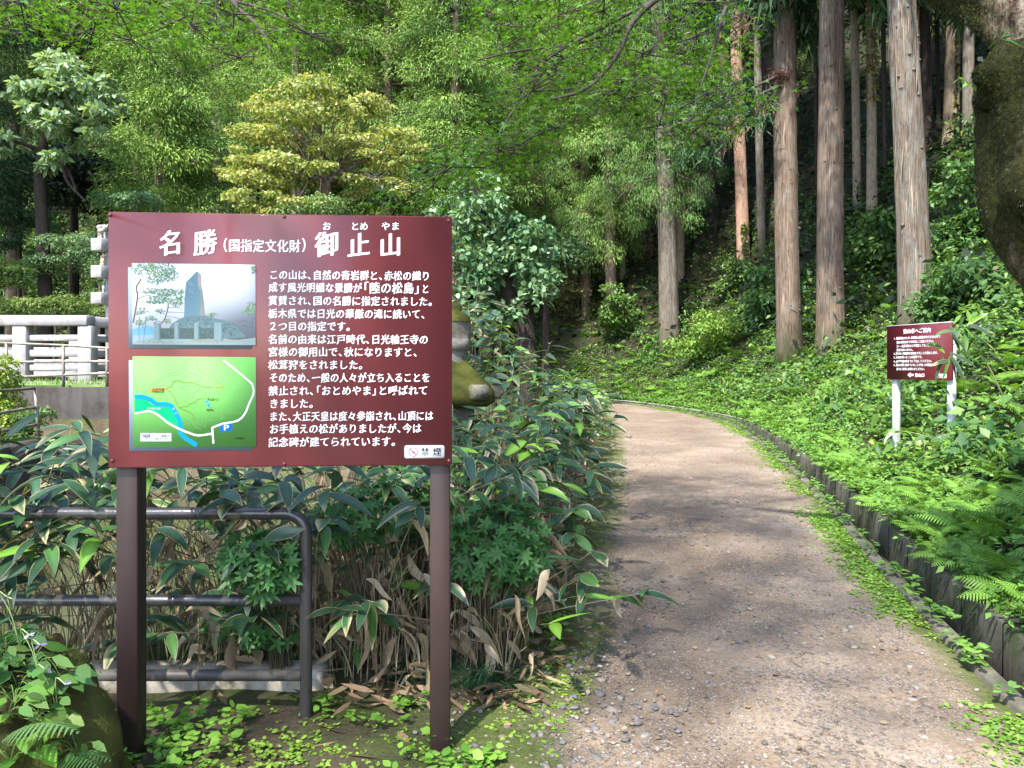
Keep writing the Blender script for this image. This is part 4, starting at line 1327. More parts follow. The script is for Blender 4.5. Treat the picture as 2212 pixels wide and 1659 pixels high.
class Board:
    """a flat board through two upright edges: V-picture x and depth of each"""
    def __init__(s, xl, Dl, xr, Dr):
        s.a = np.array([(xl - 1106) / FPX * Dl, Dl]); s.b = np.array([(xr - 1106) / FPX * Dr, Dr])
        s.w = np.linalg.norm(s.b - s.a); s.d = (s.b - s.a) / s.w
        s.n = np.array([s.d[1], -s.d[0], 0.0])
        s.dir = np.array([s.d[0], s.d[1], 0.0])
    def uv(s, px, py):
        """picture point -> (metres along the board, height)"""
        k = (px - 1106) / FPX
        # point = (k*Y, Y); on the line a + t d
        t = (k * s.a[1] - s.a[0]) / (s.d[0] - k * s.d[1])
        Y = s.a[1] + t * s.d[1]
        return np.array([t, EYE + (800 - py) / FPX * Y])
    def at(s, u, z, off=0.0):
        return np.array([s.a[0], s.a[1], 0]) + s.dir * u + np.array([0, 0, z]) + s.n * off

class Art:
    def __init__(s, board, cv): s.b, s.cv, s.mb = board, cv, MB()
    def uv(s, p): return s.b.uv(*s.cv(*p))
    def poly(s, pts, col, off, smooth=0):
        q = np.array([s.uv(p) for p in pts])
        if smooth: q = smooth_path(np.concatenate([q, q[:1]]), smooth)[:-1]
        s.poly_uv(q, col, off)
    def poly_uv(s, q, col, off):
        t = tessellate_polygon([[Vector((a, b, 0)) for a, b in q]])
        v = np.array([s.b.at(a, b, off) for a, b in q])
        f = []
        for tri in t:
            p0, p1, p2 = q[tri[0]], q[tri[1]], q[tri[2]]
            cr = (p1[0] - p0[0]) * (p2[1] - p0[1]) - (p1[1] - p0[1]) * (p2[0] - p0[0])
            f.append(list(tri) if cr > 0 else list(tri)[::-1])
        if f: s.mb.add(v, np.array(f), col)
    def line(s, pts, w, col, off, n=0, uvs=None):
        q = np.array([s.uv(p) for p in pts]) if uvs is None else uvs
        if n: q = smooth_path(q, n)
        t = nrm(np.gradient(q, axis=0)); nn = np.stack([-t[:, 1], t[:, 0]], 1)
        w = np.broadcast_to(np.asarray(w, float), (len(q),))[:, None]
        L_, R_ = q + nn * w / 2, q - nn * w / 2
        v = np.array([s.b.at(a, b, off) for pr in zip(L_, R_) for a, b in pr])
        i = np.arange(len(q) - 1) * 2
        s.mb.add(v, np.stack([i, i + 1, i + 3, i + 2], 1), col)
    def text(s, txt, p0, p1, size, col, off, bold=0.018, slant=0.07, half="、。「」（）()1,", hw=.58, rnd=None):
        """txt spread from p0 (left, vertical middle) to p1; size = height of an em in canvas units"""
        a, b = s.uv(p0), s.uv(p1)
        c = s.uv((p0[0], p0[1] + size))
        em = abs(c[1] - a[1])
        adv = [hw if ch in half else (.5 if ch == ' ' else 1.0) for ch in txt]
        tot = sum(adv); step = (b[0] - a[0]) / tot
        u = a[0]
        for ch, ad in zip(txt, adv):
            if ch not in ' ':
                v, f = glyph(ch, 0.0)
                if len(v):
                    x0 = .5 if ch not in half else {'、': .27, '。': .27, '「': .73, '（': .73, '」': .27, '）': .27}.get(ch, .28)
                    gx_ = (v[:, 0] - x0) * min(step, em * 1.12) * .98
                    gy_ = (v[:, 1] - .36 + slant * (v[:, 0] - x0)) * em
                    U = u + ad * step / 2 + gx_; Z_ = a[1] + gy_
                    F = np.array(f)
                    e1 = np.stack([U, Z_], 1)
                    cr = (e1[F[:, 1], 0] - e1[F[:, 0], 0]) * (e1[F[:, 2], 1] - e1[F[:, 0], 1]) - (e1[F[:, 1], 1] - e1[F[:, 0], 1]) * (e1[F[:, 2], 0] - e1[F[:, 0], 0])
                    F[cr < 0] = F[cr < 0][:, ::-1]
                    nb = 1 if bold < .009 else (3 if bold < .034 else 5)
                    for kk in range(nb):
                        sh = (kk - (nb - 1) / 2) * (2 * bold * em / max(nb - 1, 1))
                        P3 = np.array([s.b.at(q + sh, w + sh * .35 * (-1) ** kk, off + kk * .00012) for q, w in zip(U, Z_)])
                        s.mb.add(P3, F, col)
            u += ad * step
    def blob(s, c, rx, ry, n, r, cols, sz, off, jitter=.0):
        """a printed cloud of small leaf marks"""
        for _ in range(n):
            a, q = r.uniform(0, 6.28), r.random() ** .6
            x, y = c[0] + math.cos(a) * rx * q, c[1] + math.sin(a) * ry * q
            h = r.uniform(.5, 1.3) * sz
            an = r.uniform(0, 3.14)
            pts = [(x + math.cos(an + k * 2.09) * h * r.uniform(.6, 1.2), y + math.sin(an + k * 2.09) * h * .8) for k in range(3)]
            c_ = np.asarray(cols[r.integers(len(cols))]) * r.uniform(.85, 1.15)
            s.poly(pts, np.clip(c_, 0, .95), off + r.random() * .0004)
    def mesh(s, name):
        s.mb.c = [c * .52 for c in s.mb.c]
        return s.mb.mesh(name)

def board_panel(bd, mb, uv4, off0, off1, col=None):
    """a thin slab between two offsets with the outline uv4 (closed, counter-clockwise)"""
    q = np.asarray(uv4); n = len(q)
    A = np.array([bd.at(a, b, off1) for a, b in q]); B = np.array([bd.at(a, b, off0) for a, b in q])
    k = mb.n
    mb.add(np.concatenate([A, B]), np.array([[i, n + i, n + (i + 1) % n, (i + 1) % n] for i in range(n)]), col)
    t = tessellate_polygon([[Vector((a, b, 0)) for a, b in q]])
    tf, tb = [], []
    for tri in t:
        p0, p1, p2 = q[tri[0]], q[tri[1]], q[tri[2]]
        cr = (p1[0] - p0[0]) * (p2[1] - p0[1]) - (p1[1] - p0[1]) * (p2[0] - p0[0])
        tri = list(tri) if cr > 0 else list(tri)[::-1]
        tf.append([k + x for x in tri]); tb.append([k + n + x for x in tri[::-1]])
    mb.t.append(np.array(tf)); mb.t.append(np.array(tb))

def rrect(u0, z0, u1, z1, rad, n=5):
    pts = []
    for cx, cz, a0 in ((u1 - rad, z0 + rad, -90), (u1 - rad, z1 - rad, 0), (u0 + rad, z1 - rad, 90), (u0 + rad, z0 + rad, 180)):
        for i in range(n + 1):
            a = R(a0 + 90 * i / n); pts.append((cx + math.cos(a) * rad, cz + math.sin(a) * rad))
    return pts

M_board = plain_mat("maroon_enamel", lin(102, 48, 50), 0.33, 0, 0.35, var=.06, vscale=3, coat=.25, bstr=.02, bscale=30)
M_post = plain_mat("dark_brown_post", lin(52, 37, 35), 0.5, 0, .5, var=.12, vscale=5, col2=None)
M_letter = plain_mat("white_lettering", (0.74, 0.74, 0.77), .5)
M_white = plain_mat("white_plate", (0.6, 0.61, 0.61), .5, 0, .25)

# ---- the large information sign
S1 = np.array([-0.85, 2.9, 0])
bd = Board(234.5, 2.78, 976.5, 2.87)
sg = empty("information_sign", (-0.85, 2.86, 0), "large maroon information board with white text, a monument photo and a green map", "sign")
z0, z1 = 1.147, 2.073
mb = MB(); board_panel(bd, mb, rrect(0, z0, bd.w, z1, .004, 2), -.022, 0)
obj("board", mb.mesh("board"), M_board, sg)
fr = MB()
for u in (.12, bd.w - .12):
    pass
for u, (py) in ((.053, 1650), (1.192, 1595)):
    c = bd.at(u, 0, -.022 - .046)
    mb = MB()
    box(mb, (c[0], c[1], (z1 - .06 - .35) / 2), (.076, .085, z1 - .06 + .35), math.atan2(bd.d[1], bd.d[0]), None, .004)
    obj("post", mb.mesh("post"), M_post, sg)
r = rng(3)
for (cx, cy_) in ((53, 73), (1137, 83), (2158, 108), (67, 1602), (1137, 1622), (2162, 1602)):
    u, z = bd.uv(219.4 + cx * .3472, 438.9 + cy_ * .3472)
    mb = MB()
    for rad, o in ((.0065, .0028),):
        ring = [(u + math.cos(a) * rad, z + math.sin(a) * rad) for a in np.linspace(0, 2 * np.pi, 14)[:-1]]
        board_panel(bd, mb, ring, 0, o)
    obj("screw", mb.mesh("screw"), M_board, sg)
cv1 = lambda x, y: (219.4 + x * .3472, 438.9 + y * .3472)
W_ = (.8, .8, .82)
ar = Art(bd, cv1)
O = .0012
for ch, x, y, sz in (("名", 432, 248, 165), ("勝", 645, 246, 165), ("御", 1402, 256, 165), ("止", 1600, 262, 158), ("山", 1797, 262, 158)):
    ar.text(ch, (x - sz * .46, y), (x + sz * .46, y), sz, W_, O, .028, .12)
ar.text("国指定文化財", (788, 264), (1240, 264), 84, W_, O, .018, .05)
ar.text("（", (745, 262), (785, 262), 90, W_, O, .02, 0); ar.text("）", (1245, 262), (1285, 262), 90, W_, O, .02, 0)
for ch, x in (("お", 1401), ("と", 1577), ("め", 1632), ("や", 1768), ("ま", 1828)):
    ar.text(ch, (x - 28, 144), (x + 28, 144), 56, W_, O, .024, .04)
obj("title_lettering", ar.mesh("title_lettering"), M_letter, sg)
ar = Art(bd, cv1)
for t, x0, x1, y in (("この山は、自然の奇岩群と、赤松の織り", 1042, 2046, 446), ("成す風光明媚な景勝が", 1038, 1622, 524), ("「陸の松島」", 1624, 1985, 528), ("と", 1990, 2040, 534),
    ("賞賛され、国の名勝に指定されました。", 1036, 2066, 606), ("栃木県では日光の華厳の滝に続いて、", 1036, 2020, 687), ("２つ目の指定です。", 1036, 1556, 766),
    ("名前の由来は江戸時代、日光輪王寺の", 1036, 2034, 847), ("宮様の御用山で、秋になりますと、", 1036, 1972, 926), ("松茸狩をされました。", 1036, 1634, 1006),
    ("そのため、一般の人々が立ち入ることを", 1042, 2046, 1087), ("禁止され、「おとめやま」と呼ばれて", 1036, 2032, 1168), ("きました。", 1042, 1326, 1248),
    ("また、大正天皇は度々参詣され、山頂には", 1042, 2066, 1328), ("お手植えの松がありましたが、今は", 1042, 1992, 1406), ("記念碑が建てられています。", 1036, 1838, 1488)):
    ar.text(t, (x0, y), (x1, y), 76 if t[0] == "「" else 64, W_, O, .024 if t[0] == "「" else .018, .09)
obj("body_lettering", ar.mesh("body_lettering"), M_letter, sg)

# no smoking plate
def smoke_plate(bd, cv, rect, parent, k):
    (x0, y0), (x1, y1) = rect
    a, b = bd.uv(*cv(x0, y1)), bd.uv(*cv(x1, y0))
    mb = MB(); board_panel(bd, mb, rrect(a[0], a[1], b[0], b[1], (b[1] - a[1]) * .16), 0, .0022)
    pl = obj("no_smoking_plate", mb.mesh("no_smoking_plate"), M_white, parent)
    h = b[1] - a[1]; w = b[0] - a[0]
    ar = Art(bd, cv)
    c = np.array([a[0] + w * .22, (a[1] + b[1]) / 2]); rd = h * .33
    th = np.linspace(0, 2 * np.pi, 40)
    ring = np.stack([c[0] + np.cos(th) * rd, c[1] + np.sin(th) * rd], 1)
    ar.line(None, h * .07, (.02, .02, .02), .0026, uvs=np.array([[c[0] - rd * .5, c[1] - rd * .22], [c[0] + rd * .5, c[1] - rd * .22]]))
    ar.line(None, h * .035, (.05, .05, .05), .0026, n=14, uvs=np.array([[c[0] + rd * .15, c[1] - rd * .05], [c[0] + rd * .3, c[1] + rd * .15], [c[0] - rd * .05, c[1] + rd * .3], [c[0] + rd * .12, c[1] + rd * .55]]))
    ar.line(None, h * .06, (.62, .06, .09), .0030, uvs=ring)
    ar.line(None, h * .06, (.62, .06, .09), .0034, uvs=np.array([[c[0] - rd * .7, c[1] + rd * .7], [c[0] + rd * .7, c[1] - rd * .7]]))
    ym = (y0 + y1) / 2; ww = x1 - x0
    for ch, f in (("禁", .515), ("煙", .82)):
        ar.text(ch, (x0 + ww * (f - .11), ym), (x0 + ww * (f + .11), ym), (y1 - y0) * .66, (.02, .02, .03), .0027, .016, 0)
    obj("plate_print", ar.mesh("plate_print"), M_vcol, pl)
smoke_plate(bd, cv1, ((1885, 1506), (2133, 1588)), sg, 1)

# photo panel: its printed picture, flat on the board
cvp = lambda x, y: (274.3 + x * .129, 548.6 + y * .129)
def panel(name, quad, shadow, cv, face, z=.0022):
    mb = MB()
    q = [bd.uv(*cv(*p)) for p in shadow][::-1]
    board_panel(bd, mb, q, 0, .0012)
    s_ = obj(name + "_backing", mb.mesh(name + "_backing"), M_back, sg)
    mb = MB()
    q = [bd.uv(*cv(*p)) for p in quad][::-1]
    board_panel(bd, mb, q, .0012, z, tuple(x * .52 for x in face))
    return obj(name, mb.mesh(name), M_vcol, sg)
M_back = plain_mat("grey_backing", tuple(x * .6 for x in lin(148, 168, 186)), .5)
ph = panel("photo_panel", [(88, 157), (2152, 180), (2160, 1527), (98, 1517)], [(20, 222), (2095, 240), (2092, 1590), (30, 1580)], cvp, lin(226, 233, 247))
a = Art(bd, cvp); r = rng(4)
o1 = .0025
a.poly([(98, 1265), (230, 1225), (330, 1190), (440, 1230), (540, 1270), (540, 1420), (98, 1420)], lin(120, 180, 225), o1)
a.poly([(98, 1370), (540, 1340), (700, 1420), (98, 1480)], lin(160, 185, 205), o1 + .0001)
for pts, w in (([(108, 1150), (150, 920), (182, 700), (160, 560), (240, 420)], .005), ([(182, 640), (300, 640), (470, 660)], .002), ([(190, 750), (330, 700), (480, 720), (640, 800)], .002),
               ([(580, 1165), (640, 1080), (690, 900), (690, 800)], .0035), ([(690, 900), (830, 900), (950, 930)], .0014), ([(680, 975), (830, 975), (955, 985)], .0014), ([(655, 1040), (800, 1060), (900, 1090)], .0013), ([(440, 1160), (520, 1120), (590, 1150)], .0014),
               ([(225, 1460), (205, 1300), (215, 1050)], .0018), ([(285, 1440), (300, 1280), (330, 1050)], .0018), ([(300, 1290), (250, 1150)], .001), ([(300, 240), (420, 420), (580, 590)], .0015), ([(160, 260), (300, 400)], .0012),
               ([(2130, 1360), (2110, 1160), (2120, 1040)], .0016), ([(2120, 1180), (1980, 1120), (1860, 1130)], .001), ([(2110, 1230), (1950, 1200)], .001)):
    a.line(pts, w, lin(130, 105, 105) if w > .002 else lin(110, 118, 130), o1 + .0003, 14)
G1 = [lin(96, 140, 128), lin(120, 160, 130), lin(150, 180, 120), lin(105, 148, 150), lin(168, 190, 140)]
for c, rx, ry, n in (((300, 250), 220, 110, 200), ((560, 260), 260, 120, 260), ((700, 360), 180, 110, 170), ((480, 430), 150, 80, 90), ((420, 620), 190, 50, 90), ((700, 650), 200, 70, 150), ((620, 740), 260, 60, 150), ((500, 800), 180, 40, 80), ((830, 820), 120, 70, 100), ((900, 640), 60, 50, 30),
                     ((400, 1080), 100, 50, 50), ((230, 960), 120, 60, 40), ((230, 1150), 90, 45, 40), ((560, 960), 100, 40, 30), ((2080, 900), 80, 100, 90), ((2030, 980), 110, 35, 60), ((1430, 1020), 110, 30, 50), ((2120, 260), 40, 70, 40), ((690, 1130), 60, 40, 30), ((910, 740), 50, 40, 30)):
    a.blob(c, rx, ry, n, r, G1, 17, o1 + .0004)
a.poly([(700, 1260), (760, 1170), (880, 1090), (1000, 1045), (1200, 1030), (1330, 1040), (1560, 1100), (1740, 1150), (1860, 1230), (1960, 1330), (2000, 1400), (1600, 1420), (700, 1420)], lin(112, 140, 146), o1 + .0010)
a.blob((1250, 1180), 380, 120, 300, r, [lin(95, 120, 128), lin(128, 155, 160), lin(84, 104, 110), lin(140, 165, 165)], 14, o1 + .0012)
a.blob((1650, 1280), 260, 110, 160, r, [lin(90, 112, 116), lin(120, 146, 148), lin(78, 96, 100)], 14, o1 + .0012)
a.poly([(1172, 290), (1243, 345), (1238, 480), (1262, 600), (1285, 800), (1305, 1040), (1180, 1035), (1000, 1055), (962, 1062), (968, 760), (985, 560), (998, 470), (1090, 380)], lin(116, 152, 170), o1 + .0017)
a.poly([(1195, 340), (1243, 345), (1238, 480), (1258, 600), (1222, 600), (1195, 520)], lin(182, 168, 160), o1 + .0018)
a.poly([(1225, 610), (1262, 610), (1285, 800), (1305, 1040), (1225, 1035), (1245, 800)], lin(150, 154, 152), o1 + .0018)
for x in (1010, 1040, 1075, 1110, 1150):
    a.line([(x, 560 + (x % 7) * 14), (x + 4, 800), (x + 2, 1020)], .0012, lin(104, 140, 158), o1 + .0019)
a.line([(1030, 470), (1110, 525)], .003, lin(148, 180, 195), o1 + .0020); a.line([(1040, 610), (1120, 660)], .003, lin(142, 174, 190), o1 + .0020)
a.poly([(98, 1480), (260, 1440), (440, 1405), (700, 1420), (1200, 1430), (1620, 1420), (1850, 1440), (2158, 1400), (2158, 1527), (98, 1517)], lin(150, 172, 172), o1 + .0014)
a.blob((1450, 1450), 450, 30, 120, r, [lin(170, 160, 150), lin(150, 150, 142), lin(180, 165, 150)], 14, o1 + .0015)
a.blob((600, 1470), 450, 30, 120, r, [lin(130, 155, 158), lin(165, 185, 185), lin(140, 150, 140)], 14, o1 + .0015)
for x0, x1 in ((560, 800), (890, 1130), (1225, 1465)):
    a.poly([(x0, 1245), (x1, 1245), (x1, 1425), (x0, 1425)], lin(92, 112, 112), o1 + .0016)
    a.blob(((x0 + x1) / 2, 1335), 110, 80, 60, r, [lin(75, 92, 90), lin(110, 132, 130)], 14, o1 + .0017)
for x0, x1, y0, y1 in ((455, 565, 1150, 1440), (800, 882, 1148, 1420), (1132, 1218, 1150, 1435), (1465, 1610, 1148, 1450)):
    a.poly([(x0, y0 + 20), (x0 + 12, y0), (x1 - 12, y0), (x1, y0 + 20), (x1, y1), (x0, y1)], lin(138, 164, 172), o1 + .0020)
    a.poly([(x1 - 25, y0 + 14), (x1, y0 + 20), (x1, y1), (x1 - 25, y1)], lin(112, 138, 148), o1 + .0021)
obj("monument_picture", a.mesh("monument_picture"), M_vcol, ph)

cvm = lambda x, y: (274.3 + x * .129, 768.1 + y * .129)
mp_ = panel("map_panel", [(100, 14), (2160, 28), (2166, 1528), (110, 1531)], [(32, 78), (2095, 90), (2098, 1590), (42, 1596)], cvm, lin(140, 222, 118))
a = Art(bd, cvm)
px_ = .129 / FPX * 2.8
def mline(pts, w, col, off, n=0): a.line(pts, w * px_, col, off, n)
cg = lin(122, 196, 100)
for pts in ([(380, 590), (400, 490), (520, 410), (650, 320), (760, 290), (880, 260), (950, 180), (965, 70)], [(420, 540), (560, 430), (700, 350), (900, 320), (980, 220), (1010, 110), (1050, 62), (1150, 62), (1175, 160), (1230, 270), (1350, 330), (1370, 290), (1430, 310), (1560, 470)],
            [(480, 540), (650, 470), (780, 420), (940, 400), (1010, 300), (1090, 300), (1250, 370), (1240, 430), (1100, 440), (960, 480), (970, 560), (1040, 680), (980, 810)], [(1390, 640), (1360, 500), (1370, 380), (1420, 370), (1560, 480), (1700, 580), (1850, 600), (1950, 700), (1900, 820)],
            [(860, 490), (920, 540), (1000, 500), (1150, 520), (1220, 560), (1100, 660), (1110, 780)], [(1480, 560), (1560, 660), (1700, 780), (1850, 760), (1850, 680), (1700, 640), (1600, 560)], [(1250, 660), (1340, 680), (1480, 820), (1700, 900), (1900, 880), (1930, 800)],
            [(1400, 840), (1560, 930), (1760, 960), (1920, 950), (2000, 860)], [(240, 640), (420, 570), (560, 660), (650, 650), (690, 740)], [(420, 700), (560, 720), (700, 760), (860, 860), (1010, 960), (1060, 1060), (1160, 1200), (1240, 1230)], [(930, 980), (1040, 990), (1140, 1100), (1220, 1170), (1280, 1060), (1240, 900), (1160, 830)],
            [(960, 1020), (1080, 1100), (1180, 1210)], [(1300, 1200), (1330, 1080), (1300, 900), (1200, 800)], [(1370, 1000), (1430, 980), (1440, 1080), (1370, 1080)], [(1500, 1020), (1560, 980), (1620, 1050), (1520, 1060)], [(1130, 640), (1200, 580), (1290, 600), (1340, 640)], [(1060, 840), (1140, 900), (1180, 1010), (1200, 1150)]):
    mline(pts, 5, cg, .0024, 30)
bl, gr, wh, br = lin(0, 172, 250), lin(0, 214, 138), (.86, .88, .88), lin(140, 140, 40)
a.poly([(135, 740), (220, 715), (330, 740), (420, 820), (560, 860), (700, 850), (770, 920), (830, 1050), (860, 1180), (760, 1130), (640, 1060), (520, 960), (420, 920), (330, 905), (135, 955)], gr, .0026)
mline([(133, 705), (190, 688), (300, 702), (400, 740), (480, 800), (560, 815), (640, 812), (740, 840), (800, 920), (850, 1020), (895, 1120), (895, 1220), (900, 1290), (960, 1360), (1060, 1430), (1175, 1500)], 74, bl, .0028, 60)
a.poly([(1312, 762), (1340, 756), (1380, 790), (1396, 830), (1370, 862), (1335, 820)], bl, .0028)
mline([(660, 545), (740, 520), (780, 450), (850, 420), (960, 452), (1100, 458), (1200, 490), (1300, 525), (1440, 526)], 11, br, .0029, 40)
mline([(660, 560), (740, 620), (800, 710), (840, 810), (890, 880), (1000, 925), (1090, 970), (1140, 1075)], 11, br, .0029, 40)
mline([(890, 872), (950, 855), (1010, 852), (1070, 805), (1140, 785), (1190, 732), (1330, 720)], 11, br, .0029, 40)
a.poly([(380, 585), (440, 548), (660, 542), (680, 575), (620, 580), (440, 612), (425, 612)], lin(230, 150, 82), .0030)
mline([(1618, 75), (2050, 430), (2110, 520), (2120, 640), (2050, 800), (1990, 950), (1900, 1060), (1800, 1105), (1600, 1140), (1430, 1210), (1440, 1320), (1452, 1465)][:9], 32, wh, .0031, 60)
mline([(1610, 1136), (1430, 1208)], 32, wh, .0031); mline([(1430, 1200), (1440, 1320), (1452, 1472)], 32, wh, .0032)
mline([(135, 970), (340, 932), (460, 955), (560, 1020), (700, 1130), (900, 1235), (1060, 1300), (1200, 1335), (1430, 1306)], 34, wh, .0031, 50)
a.poly([(1548, 1178), (1752, 1130), (1775, 1240), (1575, 1288)], lin(0, 110, 225), .0030)
a.text("Ｐ", (1600, 1207), (1735, 1200), 120, wh, .0036, .06, 0)
a.poly([(228, 1296), (747, 1298), (747, 1436), (228, 1434)], lin(232, 238, 244), .0026)
dkb = lin(45, 52, 75); dkg = lin(38, 72, 28)
a.text("大正天皇", (265, 1330), (395, 1330), 34, dkb, .0030, .01, 0); a.text("行啓記念碑", (265, 1357), (395, 1357), 30, dkb, .0030, .01, 0)
a.text("登山道入口", (580, 1342), (712, 1342), 34, dkb, .0030, .01, 0)
mline([(330, 1381), (648, 1381)], 5, dkb, .0029)
for x in (330, 648): a.poly([(x + math.cos(t) * 9, 1381 + math.sin(t) * 9) for t in np.linspace(0, 6.28, 10)[:-1]], dkb, .0031)
a.text("１５分", (455, 1404), (527, 1404), 34, dkb, .0030, .01, 0)
a.text("大正天皇", (428, 562), (630, 562), 42, dkg, .0036, .012, 0); a.text("行啓記念碑", (428, 606), (630, 606), 44, dkg, .0036, .012, 0)
a.text("行き止まり", (1448, 524), (1642, 524), 46, lin(225, 130, 60), .0036, .012, 0)
a.text("登山道入口", (1346, 732), (1542, 732), 46, dkg, .0036, .012, 0)
a.text("現在地", (1335, 912), (1452, 912), 44, dkg, .0036, .012, 0)
a.text("平和観音", (1812, 1386), (1972, 1386), 42, dkg, .0036, .012, 0)
a.text("大谷景観公園", (330, 888), (570, 888), 44, wh, .0036, .02, 0)
a.text("姿", (768, 890), (806, 890), 40, wh, .0036, .012, 0); a.text("川", (808, 968), (848, 968), 42, wh, .0036, .012, 0)
a.text("池", (1338, 802), (1374, 802), 36, wh, .0036, .012, 0)
a.poly([(1394 + math.cos(t) * (15 if i % 2 else 8), 870 + math.sin(t) * (15 if i % 2 else 8)) for i, t in enumerate(np.linspace(0, 6.28, 13)[:-1])], lin(222, 80, 60), .0034)
obj("map_print", a.mesh("map_print"), M_vcol, mp_)

# ---- the small sign on the bank
b2 = Board(1916, 9.2, 2056.5, 8.36)
cv2 = lambda x, y: (1892.7 + x * .0992, 680.3 + y * .0992)
cx0 = b2.at(b2.w / 2, 0)
s2 = empty("trail_sign", (cx0[0], cx0[1], gz(cx0[0], cx0[1])), "small dark maroon notice board on two white posts among ferns", "sign")
za, zb = 1.392, 2.024
M_board2 = plain_mat("dark_maroon_enamel", lin(82, 26, 32), 0.3, 0, 0.4, var=.06, vscale=3)
mb = MB(); board_panel(b2, mb, rrect(0, za, b2.w, zb, .004, 2), -.02, 0); obj("board", mb.mesh("board"), M_board2, s2)
mb = MB(); board_panel(b2, mb, [(-.003, zb), (b2.w + .003, zb), (b2.w + .003, zb + .006), (-.003, zb + .006)], -.024, .003); obj("top_trim", mb.mesh("top_trim"), M_white, s2)
M_wpost = plain_mat("white_painted_post", (.40, .44, .47), .5, var=.5, vscale=4, lo=.6, hi=.8, col2=(.35, .34, .30))
for u, py in ((.075, 985), (b2.w - .06, 985)):
    c = b2.at(u, 0, -.065)
    zg = gz(c[0], c[1])
    mb = MB(); box(mb, (c[0], c[1], (zb - .12 + zg - .3) / 2), (.068, .068, zb - .12 - zg + .3), math.atan2(b2.d[1], b2.d[0]), None, .006)
    obj("post", mb.mesh("post"), M_wpost, s2)
ar = Art(b2, cv2)
ar.text("登山者へご案内", (590, 362), (1195, 345), 108, W_, O, .03, .06)
for t, x0, x1, y in (("1、景観保全のため、転落防止設備がありませんので", 385, 1400, 516), ("登山者各自が十分安全にご注意ください。", 446, 1262, 600), ("万一、転落事故などが発生しても、当寺は", 446, 1250, 684), ("責任を負いません。", 446, 812, 766),
    ("2、許可なく動植物の採取をすることを禁止します。", 382, 1352, 846), ("3、火気を用いることは厳禁です。", 382, 1010, 926), ("4、必ず午後4時までに下山してください。", 382, 1222, 1012), ("5、登山の際に気がついたことがあった場合には、", 382, 1318, 1092), ("直ちに当寺にお知らせください。", 442, 1066, 1178)):
    ar.text(t, (x0, y), (x1, y), 62, W_, O, .024, .05, half="、。「」12345", hw=.6)
ar.text("登山口", (842, 1312), (1056, 1308), 84, W_, O, .036, .06)
ar.poly([(683, 1306), (750, 1252), (750, 1284), (810, 1284), (810, 1328), (750, 1328), (750, 1360)], W_, O)
obj("lettering", ar.mesh("lettering"), M_letter, s2)
smoke_plate(b2, cv2, ((1325, 1286), (1530, 1378)), s2, 2)

# ------------------------------------------------------------------ pipe fence, low wall, pond
M_pipe = plain_mat("dark_painted_pipe", (0.038, 0.034, 0.036), .28, 0, .6, vscale=5, lo=.58, hi=.68, col2=(0.13, 0.135, 0.10), bstr=.15, bscale=40)
M_pipelow = plain_mat("dirt_stained_pipe", (0.05, 0.045, 0.043), .5, 0, .4, vscale=3, lo=.45, hi=.6, col2=(0.17, 0.145, 0.11), bstr=.2, bscale=40)
YF = 3.2
fn = empty("pipe_fence", (-0.86, YF, 0.05), "dark brown steel pipe fence with three rails and a rounded end, behind the large sign", "fence")
def FP(px, py): return P(px, py, YF)
xe = FP(661, 0).x
mb = MB()
bend = [(FP(-260, 1103).x, YF, .905), (xe - .3, YF, .905), (xe - .10, YF, .905)] + [(xe - .085 + .085 * math.sin(t), YF, .905 - .085 + .085 * math.cos(t)) for t in np.linspace(.15, 1.57, 7)] + [(xe, YF, .5), (xe, YF, .05), (xe, YF, -.25)]
pts = [bend[0]] + [tuple(np.array(bend[0]) * (1 - t) + np.array(bend[2]) * t) for t in (.25, .5, .75)] + bend[2:]
tube(mb, pts, .0255, 20)
obj("end_post", mb.mesh("end_post", True), M_pipe, fn)
for zz, mt in ((.543, M_pipe), (.232, M_pipelow)):
    mb = MB(); tube(mb, [(FP(-260, 0).x, YF, zz), (-1.5, YF, zz), (xe - .02, YF, zz)], .0235, 18); obj("rail", mb.mesh("rail", True), mt, fn)
mb = MB(); tube(mb, [(FP(-120, 0).x, YF, -.2), (FP(-120, 0).x, YF, .88)], .0255, 16); obj("post", mb.mesh("post", True), M_pipe, fn)
M_oldwall = concrete_mat("old_painted_wall", (0.40, 0.36, 0.30), (0.19, 0.17, 0.135), (0.08, 0.078, 0.035), .4, 4, .5)
mb = MB(); box(mb, (-2.1, 3.5, -.02), (2.5, .14, .36), 0, None, .012)
tagged(obj("low_wall", mb.mesh("low_wall"), M_oldwall, loc=(-2.1, 3.5, 0)), "low weathered concrete kerb wall under the pipe fence", "wall")
wm, nt, bs, out = new_mat("pond_water")
bs.inputs["Base Color"].default_value = (0.045, 0.05, 0.02, 1); bs.inputs["Roughness"].default_value = .15; bs.inputs["Specular IOR Level"].default_value = .5
bump(nt, bs, noise_tex(nt, coords(nt), 4, 4), .1, .02)
v = np.array([[-30, 3.57, -.42], [3, 3.57, -.42], [3, 12.6, -.42], [-30, 12.6, -.42]])
tagged(obj("pond", mesh_np("pond", v, np.array([[0, 1, 2, 3]])), wm), "murky yellow-green pond behind the fence", kind="structure")

